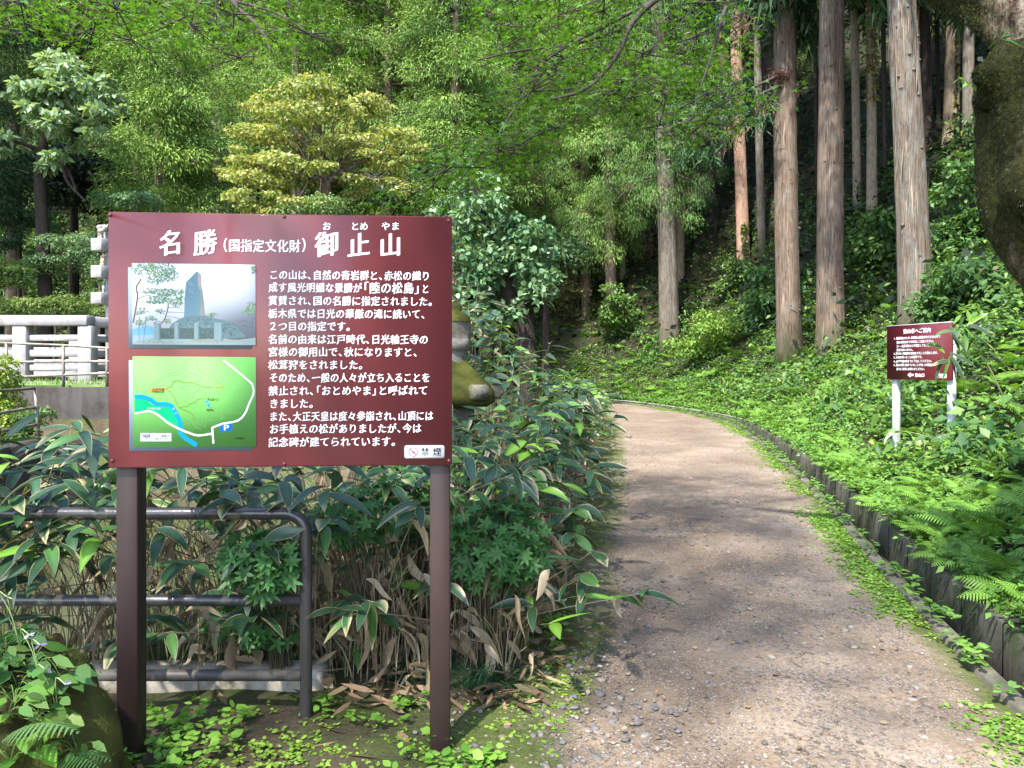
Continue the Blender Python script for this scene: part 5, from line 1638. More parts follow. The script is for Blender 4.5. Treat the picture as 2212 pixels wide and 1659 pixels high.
# ------------------------------------------------------------------ dwarf bamboo
young_p = .05
def sasa_leaf(mb, c, d, n, L, W, r, dead=False, young=False, bend=.35):
    rows, cols = 8, 5
    d = nrm(np.asarray(d, float)); s = nrm(np.cross(d, n)); n = np.cross(s, d)
    t = np.linspace(0, 1, rows)
    w = np.array([.12, .66, .95, 1, .93, .74, .4, .02]) * W / 2
    ax = np.asarray(c) + d * (L * t)[:, None] + np.array([0, 0, -1]) * (L * bend * t ** 2)[:, None] - d * (L * bend * .25 * t ** 2)[:, None]
    if dead:
        ax = ax + s * (W * .35 * np.sin(t * r.uniform(3, 7) + r.uniform(0, 6)))[:, None]
    e = np.array([-1, -.87, 0, .87, 1])
    cup = r.uniform(.05, .35) if not dead else r.uniform(-.9, .9)
    tw = t * (r.normal(0, .3) if not dead else r.normal(0, 1.3))
    S = s * np.cos(tw)[:, None] + n * np.sin(tw)[:, None]
    Nn = n * np.cos(tw)[:, None] - s * np.sin(tw)[:, None]
    v = ax[:, None] + S[:, None] * (w[:, None] * e)[..., None] + Nn[:, None] * (w[:, None] * np.abs(e) ** 1.5 * cup)[..., None]
    if dead:
        base = np.array([(.36, .28, .17), (.27, .20, .12), (.42, .34, .23), (.20, .14, .085)][r.integers(4)]) * r.uniform(.8, 1.15)
        col = np.broadcast_to(base, (rows, cols, 3)).copy() * (1 + r.normal(0, .08, (rows, cols, 1)))
        col[:, 2] *= .85
    else:
        if r.random() < young_p: young = True
        g = np.array((.16, .33, .04)) * r.uniform(.5, 1) if young else np.array((.017, .047, .020)) * r.uniform(.7, 1.7)
        if not young and r.random() < .22: g = np.array((.05, .125, .03)) * r.uniform(.8, 1.3)
        col = np.broadcast_to(g, (rows, cols, 3)).copy()
        col[:, 2] = g * 1.35
        if not young:
            tan = np.array((.42, .34, .19)) * r.uniform(.7, 1.1)
            m = r.random() * .9
            col[:, 0] = tan if m < .75 else g * 1.5; col[:, 4] = tan if m < .75 else g * 1.5
            if m < .35:
                k = r.integers(5, 8); col[k:, 1] = tan; col[k:, 3] = tan; col[7:, 2] = tan
                if r.random() < .4: col[2:, 1 if r.random() < .5 else 3] = tan
    i, j = np.meshgrid(np.arange(rows - 1), np.arange(cols - 1), indexing='ij')
    q = np.stack([i * cols + j, (i + 1) * cols + j, (i + 1) * cols + j + 1, i * cols + j + 1], -1).reshape(-1, 4)
    mb.add(v.reshape(-1, 3), q, np.clip(col.reshape(-1, 3), 0, .9))

def bamboo(seed, label, canes, hfun, leanv, per=5, dead=1.2, L=(.17, .27), group="dwarf bamboo clumps between fence and path", young=.04, bare=.35, spread=.12):
    """canes: (n,2) ground points; hfun(x,y,r) -> height of the leaf head above the ground"""
    r = rng(seed + 2000)
    base = np.mean(canes, 0)
    zb_ = float(np.mean(ground_left(canes[:, 0], canes[:, 1])))
    T = empty("bamboo_clump", (base[0], base[1], zb_), label, "bamboo", group)
    mc, ml, md = MB(), MB(), MB()
    for x, y in canes:
        z = max(float(ground_left(np.array(x), np.array(y))), -.35)
        h = hfun(x, y, r)
        ln = np.array(leanv) * h * r.uniform(.2, 1.2) + np.append(r.normal(0, spread, 2), 0)
        p0 = np.array([x, y, z - .05]); p2 = np.array([x, y, 0]) + ln + np.array([0, 0, h])
        if p2[1] < 3.12: p2[1] = 3.14 + .2 * r.random() if x > -1.5 or r.random() < .4 else 3.12 - .25 * min(1, max(0, 1.0 - p2[2])) * r.random()
        if -1.6 < p2[0] < -.1 and y < 4.8: p2[2] = min(p2[2], 1.02 + 1.2 * max(0, p2[1] - 3.2))
        p1 = p0 * .5 + p2 * .5 + np.array([0, 0, .06]) - ln * .25
        q = smooth_path([p0, p1, p2], 9)
        cc = np.array([(.23, .185, .105), (.17, .13, .085), (.15, .17, .06), (.28, .23, .15), (.11, .085, .06)][r.integers(5)]) * r.uniform(.75, 1.2)
        isbare = r.random() < bare
        tube(mc, q[:6] if isbare else q, np.linspace(.0032, .0018, 6 if isbare else 9) * r.uniform(.7, 1.25), 5, cc, cap=False)
        if not isbare:
            n = r.integers(max(2, per - 2), per + 2)
            yg = r.random() < young
            a0 = r.uniform(0, 6.28)
            for k in range(n):
                a = a0 + k * 2.4 + r.normal(0, .3)
                d = np.array([math.cos(a), math.sin(a) - .25, r.uniform(-.25, .45)]) + ln * .6
                c = q[-1] + (q[-2] - q[-1]) * (k / n) * 1.0
                sasa_leaf(ml, c, d, np.array([0, -.25, 1]) + r.normal(0, .25, 3), r.uniform(*L), r.uniform(.042, .064), r, False, yg, r.uniform(.1, .5))
        for k in range(r.poisson(dead)):
            c = q[r.integers(2, 8 if not isbare else 6)] + r.normal(0, .02, 3)
            a = r.uniform(0, 6.28)
            sasa_leaf(md, c, np.array([math.cos(a), math.sin(a) * .7 - .2, r.uniform(-1.5, .4)]), np.array([0, -1, .4]) + r.normal(0, .4, 3), r.uniform(.09, .21), r.uniform(.02, .05), r, True, False, r.uniform(.2, .6))
    obj("canes", mc.mesh("canes", True), M_cane, T)
    if ml.n: obj("leaves", ml.mesh("leaves", True), M_sasa, T)
    if md.n: obj("dead_leaves", md.mesh("dead_leaves", True), M_dry, T)
    return T

r = rng(91)
c = np.stack([r.uniform(-3.0, -1.25, 260), r.uniform(3.42, 4.6, 260)], 1)
bamboo(1, "dwarf bamboo clump with broad pale-edged leaves hanging over the rails left of the large sign", c, lambda x, y, r: r.uniform(.8, 1.28) if y > 3.6 else r.uniform(.62, 1.05), (.05, -.35, 0), 6, 1.0, (.18, .29), young=0, bare=.55, spread=.5)
c = np.stack([r.uniform(-1.5, -.7, 240), r.uniform(3.5, 4.8, 240)], 1)
bamboo(2, "dwarf bamboo clump behind the fence between the large sign's two posts", c, lambda x, y, r: r.uniform(.25, 1.15), (-.05, -.10, 0), 5, 1.1, (.15, .25), young=0, bare=.7, spread=.55)
c = np.stack([r.uniform(-.85, -.1, 170), r.uniform(3.45, 4.5, 170)], 1)
bamboo(3, "dwarf bamboo clump between the fence's rounded end and the sign's right post", c, lambda x, y, r: r.uniform(.2, 1.1), (.0, -.12, 0), 5, .9, (.14, .24), young=.03, bare=.78, spread=.35)
def strip(y0, y1, n, inner=1.7):
    y = r.uniform(y0, y1, n); dd_ = .27 + inner * r.random(n) ** 1.7
    return np.stack([np.interp(y, LE[:640, 1], LE[:640, 0]) - dd_, y], 1)
bamboo(4, "dwarf bamboo clump nearest the path's edge, bare tan canes below, right of the large sign", strip(3.5, 4.9, 560, 1.0), lambda x, y, r: r.uniform(.3, 1.08) + .15 * (y - 3.5), (.06, -.12, 0), 4, .6, (.14, .23), young=.05, bare=.84, spread=.2)
bamboo(5, "dwarf bamboo clump around the foot of the mossy stone lantern", strip(4.7, 6.5, 420, 1.5), lambda x, y, r: r.uniform(.5, 1.3) + .35 * max(0, xl_of(y) - x - .6), (.05, -.1, 0), 5, .7, (.15, .25), young=.05, bare=.7)
bamboo(6, "tall dwarf bamboo clump behind the stone lantern, bluish leaves against the ivy-covered tree", strip(6.5, 9, 380, 1.9), lambda x, y, r: r.uniform(.75, 1.4) + .95 * max(0, xl_of(y) - x - .45), (.05, -.05, 0), 5, .4, (.17, .27), young=.05, bare=.5)
bamboo(7, "dwarf bamboo hedge at the bend, with light young leaves over thin dry canes", strip(9, 17.5, 520, 1.7), lambda x, y, r: r.uniform(.7, 1.25), (.06, -.03, 0), 5, .5, (.18, .28), young=.14, bare=.45)

# whorled-leaf shrubs
def whorl_shrub(seed, label, c, ext, n, L=.042, base=None, group="small-leaved shrubs by the fence"):
    r = rng(seed + 3000)
    c = np.asarray(c, float); b = np.array(base if base is not None else (c[0], c[1] + .15, 0))
    T = empty("shrub", b, label, "shrub", group)
    ml, ms = MB(), MB()
    for i in range(n):
        u = rdir(r, 1)[0] * r.uniform(.35, 1) ** .6
        tip = c + u * np.asarray(ext)
        if i % 3 == 0: tube(ms, smooth_path([b + r.normal(0, .02, 3), (b + tip) / 2 + np.array([0, 0, .05]), tip], 6), np.linspace(.004, .0015, 6), 4, (.12, .10, .06), cap=False)
        ax = nrm(u * .6 + np.array([0, -.35, .7]) + r.normal(0, .3, 3))
        e1 = nrm(np.cross(ax, [0.3, .9, .1])); e2 = np.cross(ax, e1)
        k = r.integers(5, 8)
        a = np.arange(k) * 2 * np.pi / k + r.uniform(0, 6)
        d = np.cos(a)[:, None] * e1 + np.sin(a)[:, None] * e2 + ax * .35
        col = np.array((.05, .135, .035)) * r.uniform(.7, 1.7)
        leaves(ml, np.repeat(tip[None], k, 0), d, np.repeat(ax[None], k, 0), L * r.uniform(.8, 1.3, k), L * .44, col, 'hex', .12)
    obj("foliage", ml.mesh("foliage"), M_leaf, T); obj("stem", ms.mesh("stem"), M_cane, T)
whorl_shrub(1, "small-leaved green shrub poking through the fence above its middle rail", P(565, 1220, 3.22), (.20, .12, .15), 190, base=(-1.05, 3.5, .1))
whorl_shrub(2, "small-leaved green shrub under the fence's middle rail", P(545, 1345, 3.4), (.22, .1, .12), 100, base=(-1.1, 3.65, .1))
whorl_shrub(3, "dense small-leaved shrub right of the large sign's right post", P(1070, 1175, 3.62), (.28, .2, .22), 330, base=(-.1, 3.75, 0))
whorl_shrub(4, "small-leaved shrub between the fence end and the sign's right post", P(770, 1120, 3.55), (.2, .15, .14), 150, base=(-.65, 3.7, 0))
whorl_shrub(5, "dark small-leaved shrub in the shade behind the large sign's lower edge", P(900, 1080, 3.9), (.25, .2, .2), 130, base=(-.5, 4, 0))

# dark grass tufts
def tuft(seed, label, c, n, h):
    r = rng(seed + 3100); mb = MB()
    for i in range(n):
        a = r.uniform(0, 6.28); l = h * r.uniform(.6, 1.1)
        d = np.array([math.cos(a), math.sin(a), 0])
        p = np.array(c) + np.append(r.normal(0, .05, 2), 0)
        t = np.linspace(0, 1, 6)
        ax = p + d * (l * .75 * t ** 1.5)[:, None] + np.array([0, 0, 1]) * (l * (1.25 * t - .75 * t * t))[:, None]
        s = np.array([-d[1], d[0], 0]) * .0022
        w = (1 - t ** 2)[:, None] + .05
        v = np.stack([ax - s * w, ax + s * w], 1).reshape(-1, 3)
        i_ = np.arange(5) * 2
        mb.add(v, np.stack([i_, i_ + 1, i_ + 3, i_ + 2], 1), np.array((.022, .06, .028)) * r.uniform(.7, 1.5))
    tagged(obj("grass_tuft", mb.mesh("grass_tuft"), M_leaf, loc=c), label, "grass tuft", "dark grass tufts by the sign post")
tuft(1, "dark fine-bladed grass tuft right of the sign's right post", (-.12, 3.45, 0), 420, .34)
tuft(2, "dark fine-bladed grass tuft left of the sign's right post", (-.42, 3.5, 0), 260, .28)
# brown cedar sprig lying by the path
r = rng(93); mb = MB(); q = P(1205, 1390, (EYE) / (590 / FPX + .02))
n = 90
leaves(mb, np.array(q) + np.stack([r.normal(0, .05, n), r.normal(0, .03, n), r.uniform(0, .03, n)], 1), np.stack([r.uniform(-.6, 1, n), r.normal(0, .4, n), r.normal(0, .15, n)], 1), np.array([0, 0, 1]) + r.normal(0, .3, (n, 3)), .07, .006, tinted(r, (.16, .075, .04), n))
tagged(obj("cedar_sprig", mb.mesh("cedar_sprig"), M_dry, loc=q), "dead rust-brown cedar sprig lying on the soil by the path", "twig")

# ------------------------------------------------------------------ stone lantern
M_moss = plain_mat("moss_on_stone", (0.072, 0.076, 0.016), .95, 0, .1, vscale=9, lo=.4, hi=.62, col2=(0.045, 0.05, 0.014), bstr=.8, bscale=70)
M_stoneL = concrete_mat("lichen_stone", (0.17, 0.15, 0.135), (0.075, 0.065, 0.06), (0.06, 0.065, 0.018), .55, 6, 1)
M_stoneD = concrete_mat("mossy_lantern_scroll", (0.15, 0.135, 0.11), (0.07, 0.06, 0.05), (0.06, 0.065, 0.016), .7, 9, 1)
YL = 6.3
lx = P(974, 0, YL).x
ln = empty("stone_lantern", (lx, YL, .1), "mossy old stone lantern half hidden by the large sign's right edge", "lantern")
def lz(py): return EYE + (800 - py) / FPX * YL
rw = rng(7)
wb_ = lambda a, i: 1 + .04 * np.sin(a * 3 + i) + .02 * rw.normal(size=len(a))
mb = MB(); lathe(mb, (lx, YL, 0), [(.01, lz(652)), (.07, lz(654)), (.09, lz(664)), (.085, lz(672)), (.12, lz(676)), (.155, lz(684)), (.165, lz(696))], 28, None, wb_); obj("finial", mb.mesh("finial", True), M_moss, ln)
mb = MB(); lathe(mb, (lx, YL, 0), [(.16, lz(695)), (.165, lz(720)), (.155, lz(732)), (.155, lz(734)), (.168, lz(738)), (.168, lz(752)), (.15, lz(757)), (.135, lz(760)), (.14, lz(764)), (.135, lz(775)), (.14, lz(783))], 28, None, wb_); obj("neck", mb.mesh("neck", True), M_stoneL, ln)
# six-sided roof with upturned scrolls
mb = MB()
a6 = lambda a, i=0: 1 / np.cos((a + math.pi / 6) % (math.pi / 3) - math.pi / 6) * .93
prof = [(.13, lz(778)), (.2, lz(795)), (.28, lz(815)), (.34, lz(833)), (.38, lz(846)), (.38, lz(868)), (.33, lz(876)), (.1, lz(878))]
lathe(mb, (lx, YL, 0), prof, 48, None, lambda a, i: a6(a) * (1 + .012 * rw.normal(size=len(a)))); obj("roof", mb.mesh("roof", True), M_moss, ln)
for k in range(6):
    a = k * math.pi / 3 + .18
    c = np.array([lx + math.cos(a) * .37, YL + math.sin(a) * .37, lz(845)])
    s = np.array([-math.sin(a), math.cos(a), 0])
    mb = MB(); tube(mb, [c - s * .07, c - s * .06, c + s * .06, c + s * .07], [.04, .062, .062, .04], 16, None, True, lambda i, b, p: 1 + .05 * rw.normal(size=len(b))); obj("roof_scroll", mb.mesh("roof_scroll", True), M_stoneD, ln)
mb = MB(); lathe(mb, (lx, YL, 0), [(.19, lz(960)), (.2, lz(955)), (.2, lz(880)), (.19, lz(876))], 24, None, a6); obj("fire_box", mb.mesh("fire_box"), M_stoneL, ln)
mb = MB(); lathe(mb, (lx, YL, 0), [(.1, -.1), (.13, .1), (.12, .3), (.13, lz(1000)), (.26, lz(985)), (.28, lz(965)), (.2, lz(958))], 24, None, wb_); obj("shaft", mb.mesh("shaft", True), M_stoneL, ln)

# ------------------------------------------------------------------ terrace, balustrade, handrails, pillar with figures
M_pale = concrete_mat("pale_stone", (0.27, 0.255, 0.265), (0.18, 0.165, 0.165), (0.12, 0.11, 0.10), .3, 2.2, .15)
M_wallold = concrete_mat("streaked_retaining_wall", (0.040, 0.037, 0.035), (0.012, 0.010, 0.008), (0.018, 0.012, 0.007), .6, 1.8, .12)
M_lawn = plain_mat("terrace_grass", (0.13, 0.22, 0.04), .9, vscale=4, lo=.4, hi=.6, col2=(0.09, 0.13, 0.035), bstr=.6, bscale=40)
ZT = 1.23
mb = MB(); box(mb, (-9.9, 12.55, .3), (9.0, .3, 2 * (ZT - .3)), 0, None, .02)
tagged(obj("retaining_wall", mb.mesh("retaining_wall"), M_wallold, loc=(-9.9, 12.55, 0)), "dark streaked concrete retaining wall below the stone balustrade", "wall")
mb = MB(); box(mb, (-11, 16.5, ZT / 2 - .3), (13, 7.6, ZT + .64), 0)
tagged(obj("terrace", mb.mesh("terrace"), M_lawn, loc=(-11, 16.5, 0)), "grassy terrace behind the retaining wall", kind="structure")
r = rng(101); n = 1500
mb = MB(); x = r.uniform(-12, -6, n); y = r.uniform(12.7, 13.9, n)
leaves(mb, np.stack([x, y, np.full(n, ZT + .02)], 1), r.normal(0, .35, (n, 3)) + np.array([0, 0, 1]), rdir(r, n), r.uniform(.05, .16, n), .012, tinted(r, (.16, .27, .05), n), 'kite', -.1)
tagged(obj("terrace_grass", mb.mesh("terrace_grass"), M_leaf), "short bright grass along the terrace edge", kind="stuff")

YB = 14.0
def bz(py, Y=YB): return EYE + (800 - py) / FPX * Y
def bx(px, Y=YB): return (px - 1106) / FPX * Y
bl = empty("stone_balustrade", (bx(190), YB, ZT), "pale stone balustrade with square posts and three rails on the left terrace", "balustrade")
x0, xc = bx(-170), bx(197)
side = np.array([.62, 2.9])                     # the return side runs away to the right
def bbox(name, c, size, rz=0.0, bev=.012):
    mb = MB(); box(mb, c, size, rz, None, bev); return obj(name, mb.mesh(name), M_pale, bl)
zt_, zl_ = bz(682), bz(704)
bbox("top_beam", ((x0 + xc) / 2, YB, (zt_ + zl_) / 2), (xc - x0, .3, zt_ - zl_))
L2 = np.hypot(*side); az = math.atan2(side[1], side[0])
bbox("top_beam", (xc - .12 + side[0] / 2, YB + .16 + side[1] / 2, (zt_ + zl_) / 2 - .004), (L2, .28, zt_ - zl_ - .01), az)
for px in (50, 190, -100):
    bbox("post", (bx(px), YB, (zl_ + ZT) / 2 - .005), (bx(205) - bx(176), .25, zl_ - ZT))
for k in (.35, .95):
    c = np.array([xc - .12, YB + .16]) + side * k
    bbox("post", (c[0], c[1], (zl_ + ZT) / 2 - .005), (.22, .22, zl_ - ZT), az)
for a, b in ((724, 737), (756, 771), (788, 801)):
    z1_, z2_ = bz(a), bz(b)
    for p0, p1 in ((-85, 36), (64, 177)):
        bbox("rail", ((bx(p0) + bx(p1)) / 2, YB, (z1_ + z2_) / 2), (bx(p1) - bx(p0), .1, z1_ - z2_))
    for f0, f1 in ((.04, .31), (.39, .91)):
        c = np.array([xc - .12, YB + .16]) + side * (f0 + f1) / 2
        bbox("rail", (c[0], c[1], (z1_ + z2_) / 2), (L2 * (f1 - f0), .1, z1_ - z2_), az)
# its far side
bk = empty("stone_balustrade", (bx(120, 17), 17.2, ZT), "far side of the pale stone balustrade, seen through the near rails", "balustrade")
for px in (-40, 60, 165, 250):
    mb = MB(); box(mb, (bx(px, 17.2), 17.2, ZT + .5), (.22, .22, 1.0), 0, None, .01); obj("post", mb.mesh("post"), M_pale, bk)
for z in (.18, .45, .72, 1.0):
    mb = MB(); box(mb, (bx(105, 17.2), 17.2, ZT + z), (4.2, .12, .13), 0, None, .01); obj("rail", mb.mesh("rail"), M_pale, bk)
# plain stone plinth
mb = MB(); box(mb, (-11.2, 14.05, ZT + .02), (8.6, .5, .1), 0, None, .01)
tagged(obj("stone_plinth", mb.mesh("stone_plinth"), M_pale, loc=(-11.2, 14.05, ZT)), "low stone plinth under the near balustrade", "plinth")

M_rail = plain_mat("galvanised_rail", (0.17, 0.15, 0.13), .5, .2, .5, vscale=5, lo=.45, hi=.62, col2=(0.09, 0.07, 0.05))
hr = empty("handrail", (bx(137, 12.6), 12.6, ZT), "weathered pipe handrail on top of the dark retaining wall", "handrail")
def h3(px, py, Y=12.6): return np.array(P(px, py, Y))
for pts in ([(-60, 737), (14, 741), (137, 746), (260, 754)], [(-60, 783), (30, 782), (137, 781), (260, 781)], [(-60, 816), (40, 814), (137, 810), (260, 805)]):
    mb = MB(); tube(mb, smooth_path([h3(*p) for p in pts], 14), .022, 10); obj("rail", mb.mesh("rail", True), M_rail, hr)
for px, py in ((14, 741), (137, 746), (231, 752)):
    mb = MB(); tube(mb, [h3(px, py) + [0, .0, 0], h3(px, 845)], .024, 10); obj("post", mb.mesh("post", True), M_rail, hr)
# the nearer, lower wall and handrail
mb = MB()
q = [np.array(P(-60, 975, 9.0)), np.array(P(0, 965, 9.6)), np.array(P(123, 942, 11.2))]
for a, b in zip(q[:-1], q[1:]):
    c = (a + b) / 2; d = b - a
    box(mb, (c[0], c[1], c[2] / 2 - .5), (np.hypot(d[0], d[1]), .25, c[2] + 1.0), math.atan2(d[1], d[0]), None, .015)
tagged(obj("ramp_wall", mb.mesh("ramp_wall"), M_wallold, loc=(q[1][0], q[1][1], 0)), "lower moss-topped concrete wall in front at the left edge", "wall")
h2 = empty("handrail", tuple(P(82, 945, 10.6)), "nearer sloping handrail ending in a post at the left edge", "handrail")
for p0, p1, p2 in (((-80, 845), (0, 844), (76, 839)), ((-80, 905), (0, 892), (78, 880)), ((-80, 955), (0, 932), (80, 917))):
    mb = MB(); tube(mb, smooth_path([np.array(P(*p0, 9.2)), np.array(P(*p1, 9.8)), np.array(P(*p2, 10.6))], 10), .02, 10); obj("rail", mb.mesh("rail", True), M_rail, h2)
mb = MB(); tube(mb, [np.array(P(76, 836, 10.6)), np.array(P(84, 950, 10.6))], .024, 10); obj("post", mb.mesh("post", True), M_rail, h2)

YP = 14.9
pl = empty("stone_pillar", (bx(231, YP), YP, ZT), "pale stone pillar with bracket shelves carrying small figures, behind the sign's left edge", "pillar")
mb = MB(); box(mb, (bx(233, YP), YP + .12, (bz(500, YP) + ZT) / 2), (.15, .15, bz(500, YP) - ZT), 0, None, .008); obj("shaft", mb.mesh("shaft"), M_pale, pl)
for a, b in ((517, 543), (575, 601), (633, 657), (690, 702)):
    mb = MB(); box(mb, (bx(216, YP) + .03, YP - .02, (bz(a, YP) + bz(b, YP)) / 2), (bx(230, YP) - bx(203, YP), .26, bz(a, YP) - bz(b, YP)), -.25, None, .006); obj("bracket_shelf", mb.mesh("bracket_shelf"), M_pale, pl)
def statue(name, label, parts, mat, cat="statue"):
    """a small carved figure: lens-shaped masses and limbs fused into one surface"""
    mb = MB()
    for p in parts:
        if len(p) == 2:
            c, e = p
            lathe(mb, c, [(1e-4, -e[2])] + [(math.sin(t) * e[0], -math.cos(t) * e[2]) for t in np.linspace(.25, 2.9, 9)] + [(1e-4, e[2])], 14)
        else:
            tube(mb, smooth_path([p[0], p[1]], 4), p[2], 10)
    me = mb.mesh(name, True)
    o = obj(name, me, mat, loc=parts[0][0])
    md = o.modifiers.new("fuse", 'REMESH'); md.mode = 'VOXEL'; md.voxel_size = .008; md.use_smooth_shade = True
    tagged(o, label, cat)
def sp(px, py, dy=0): return tuple(P(px, py, YP - .03 + dy))
M_stat = concrete_mat("carved_stone", (0.30, 0.26, 0.25), (0.13, 0.11, 0.11), (0.16, 0.13, 0.12), .3, 12, 1)
M_fox = plain_mat("faded_red_stone", (0.42, 0.19, 0.12), .8, vscale=18, lo=.4, hi=.6, col2=(0.5, 0.38, 0.32))
statue("lion_statue", "small carved stone lion standing on the pillar's topmost shelf", [(sp(219, 499), (.07, .05, .05)), (sp(214, 491), (.045, .04, .045)), (sp(226, 493), (.05, .04, .05)), (sp(212, 488), sp(229, 487), .02), (sp(214, 502), sp(213, 517), .022), (sp(219, 503), sp(219, 517), .02), (sp(226, 502), sp(227, 517), .022), (sp(230, 495), sp(233, 484), .014)], M_stat)
statue("fox_statue", "small reddish seated fox figure on the pillar's second shelf", [(sp(222, 563), (.04, .04, .055)), (sp(224, 552), (.03, .03, .035)), (sp(225, 551), sp(229, 553), .012), (sp(223, 548), sp(222, 544), .008), (sp(220, 562), sp(218, 552), .014), (sp(224, 564), sp(224, 575), .014), (sp(221, 571), (.045, .04, .035))], M_fox)
statue("figure_statue", "small pale standing figure on the pillar's third shelf", [(sp(224, 622), (.032, .03, .065)), (sp(225, 609), (.022, .022, .03)), (sp(222, 616), sp(226, 619), .014), (sp(224, 624), sp(223, 633), .022)], M_pale)

# yellow-green clipped bush at the left edge, near the handrails
b = (bx(8, 11), 11.0, .1)
leafy("shrub", "yellow-green bush at the left edge between the two handrails", "shrub", b, [(np.array(P(x, y, 11)), w / FPX * 11, .35, w / FPX * 11, 380) for x, y, w in ((2, 790, 26), (12, 820, 24), (5, 850, 30), (20, 880, 28), (0, 900, 30), (40, 910, 22), (25, 935, 26), (-20, 860, 40))], M_leaf, (.045, .075), (.03, .045), (0.10, 0.17, 0.03), (0.26, 0.34, 0.06), stems=[([b, tuple(P(5, 880, 11))], .03, .02)], seed=120)
leafy("shrub", "dark green bush below the nearer handrail at the left edge", "shrub", b, [(np.array(P(x, y, 10.9)), w / FPX * 11, .3, w / FPX * 11, 260) for x, y, w in ((20, 955, 26), (60, 945, 20), (90, 900, 22), (60, 900, 22), (-10, 930, 28))], M_leaf, (.045, .075), (.03, .045), (0.03, 0.08, 0.02), (0.10, 0.18, 0.05), stems=[([b, tuple(P(30, 930, 10.9))], .03, .02)], seed=121)
# orange berries among bamboo
mb = MB(); r = rng(4)
c = np.array(P(183, 968, 3.9))
for k in range(4): pebble(mb, c + r.normal(0, .012, 3), .012, r, (.62, .13, .02))
tube(mb, smooth_path([c, c + np.array([.02, .05, -.3]), c + np.array([.04, .1, -.9])], 6), .003, 5, (.1, .09, .05))
tagged(obj("berry_stalk", mb.mesh("berry_stalk", True), vcol_mat("orange_berry", .4), loc=tuple(c)), "cluster of small orange berries among the bamboo leaves", "berries")

# ------------------------------------------------------------------ mossy boulder and its plants, lower left
M_mossrock = plain_mat("mossy_rock", (0.075, 0.08, 0.02), .95, 0, .1, vscale=4, lo=.42, hi=.6, col2=(0.030, 0.022, 0.014), bstr=1.0, bscale=28)
rc = np.array([-1.62, 2.28, .18])
mb = MB()
nu, nv = 60, 34
th = np.linspace(0.02, np.pi - .02, nv); ph = np.linspace(0, 2 * np.pi, nu, endpoint=False)
PH, TH = np.meshgrid(ph, th)
D = np.stack([np.sin(TH) * np.cos(PH), np.sin(TH) * np.sin(PH), np.cos(TH)], -1)
nz = np.array([[noise.fractal(Vector(D[i, j]) * 1.7 + Vector((3, 1, 2)), .8, 2.1, 5) for j in range(nu)] for i in range(nv)])
V3 = D * np.array([.44, .40, .55]) * (1 + .16 * nz[..., None]) + rc
i, j = np.meshgrid(np.arange(nv - 1), np.arange(nu), indexing='ij')
q = np.stack([i * nu + j, (i + 1) * nu + j, (i + 1) * nu + (j + 1) % nu, i * nu + (j + 1) % nu], -1).reshape(-1, 4)
tagged(obj("mossy_boulder", mesh_np("mossy_boulder", V3.reshape(-1, 3), q, None, True), M_mossrock, loc=(rc[0], rc[1], 0)), "dark moss-covered boulder with small plants in the lower left corner", "boulder")
def on_rock(px, py):
    """point on the boulder seen at a picture point"""
    best, bd_ = None, 1e9
    f = V3.reshape(-1, 3); f = f[f[:, 1] < rc[1] + .1]
    u = f[:, 0] / f[:, 1] * FPX + 1106; w = 800 - (f[:, 2] - EYE) / f[:, 1] * FPX
    k = ((u - px) ** 2 + (w - py) ** 2).argmin()
    return f[k]
def herb(seed, px, py, label, n, L, W, col, stalk=0, flower=False):
    r = rng(seed + 4000); c = on_rock(px, py)
    T = empty("herb", c, label, "plant", "plants growing on the mossy boulder")
    ml, ms = MB(), MB()
    for k in range(n):
        a = r.uniform(0, 6.28)
        e = c + np.array([math.cos(a) * .05, math.sin(a) * .04 - .03, r.uniform(.02, .07)]) * r.uniform(.5, 1.6)
        tube(ms, smooth_path([c, (c + e) / 2 + np.array([0, 0, .015]), e], 5), .0013, 4, (.14, .22, .05), cap=False)
        leaves(ml, e[None], np.array([[math.cos(a), math.sin(a) * .7 - .35, -.1]]), np.array([[0, -.5, 1]]) + r.normal(0, .25, (1, 3)), r.uniform(*L, 1), r.uniform(*W, 1), tinted(r, col, 1), 'hex', .2)
    obj("foliage", ml.mesh("foliage"), M_leaf, T)
    fl = MB()
    for k in range(stalk):
        h = r.uniform(.12, .2); o = r.normal(0, .03)
        q = smooth_path([c, c + np.array([o * .3, -.02, h * .6]), c + np.array([o, -.03, h]), c + np.array([o + .03, -.04, h - .012])], 10)
        tube(ms, q, .0016, 5, (.28, .36, .15), cap=False)
        if flower:
            leaves(fl, np.repeat(q[-1][None], 5, 0), r.normal(0, .6, (5, 3)) + np.array([.5, -.3, 0]), rdir(r, 5), .018, .009, (.45, .38, .68), 'hex', .1)
        else: leaves(fl, np.repeat(q[-1][None], 3, 0), r.normal(0, .4, (3, 3)) + np.array([.5, 0, .2]), rdir(r, 3), .03, .005, (.45, .50, .32), 'kite', .1)
    obj("stem", ms.mesh("stem"), M_cane, T)
    if fl.n: obj("flower", fl.mesh("flower"), M_leaf, T)
def rock_moss():
    r = rng(47); f = V3.reshape(-1, 3)
    k = r.integers(0, len(f), 16000); p = f[k]; nn = nrm(p - rc)
    m = np.sin(p[:, 0] * 11) + np.sin(p[:, 2] * 9 + 1) + r.normal(0, .7, len(p)) > -.6
    p, nn = p[m] + r.normal(0, .012, (int(m.sum()), 3)), nn[m]; n = len(p)
    ml = MB(); leaves(ml, p - nn * .006, nn * .7 + r.normal(0, .6, (n, 3)), rdir(r, n), r.uniform(.008, .02, n), r.uniform(.003, .006, n), tinted(r, (.10, .12, .02), n, .35), 'kite', .2)
    obj("moss", ml.mesh("moss"), M_leaf, BO)
BO = bpy.data.objects["mossy_boulder"]
rock_moss()
G = (.10, .22, .035)
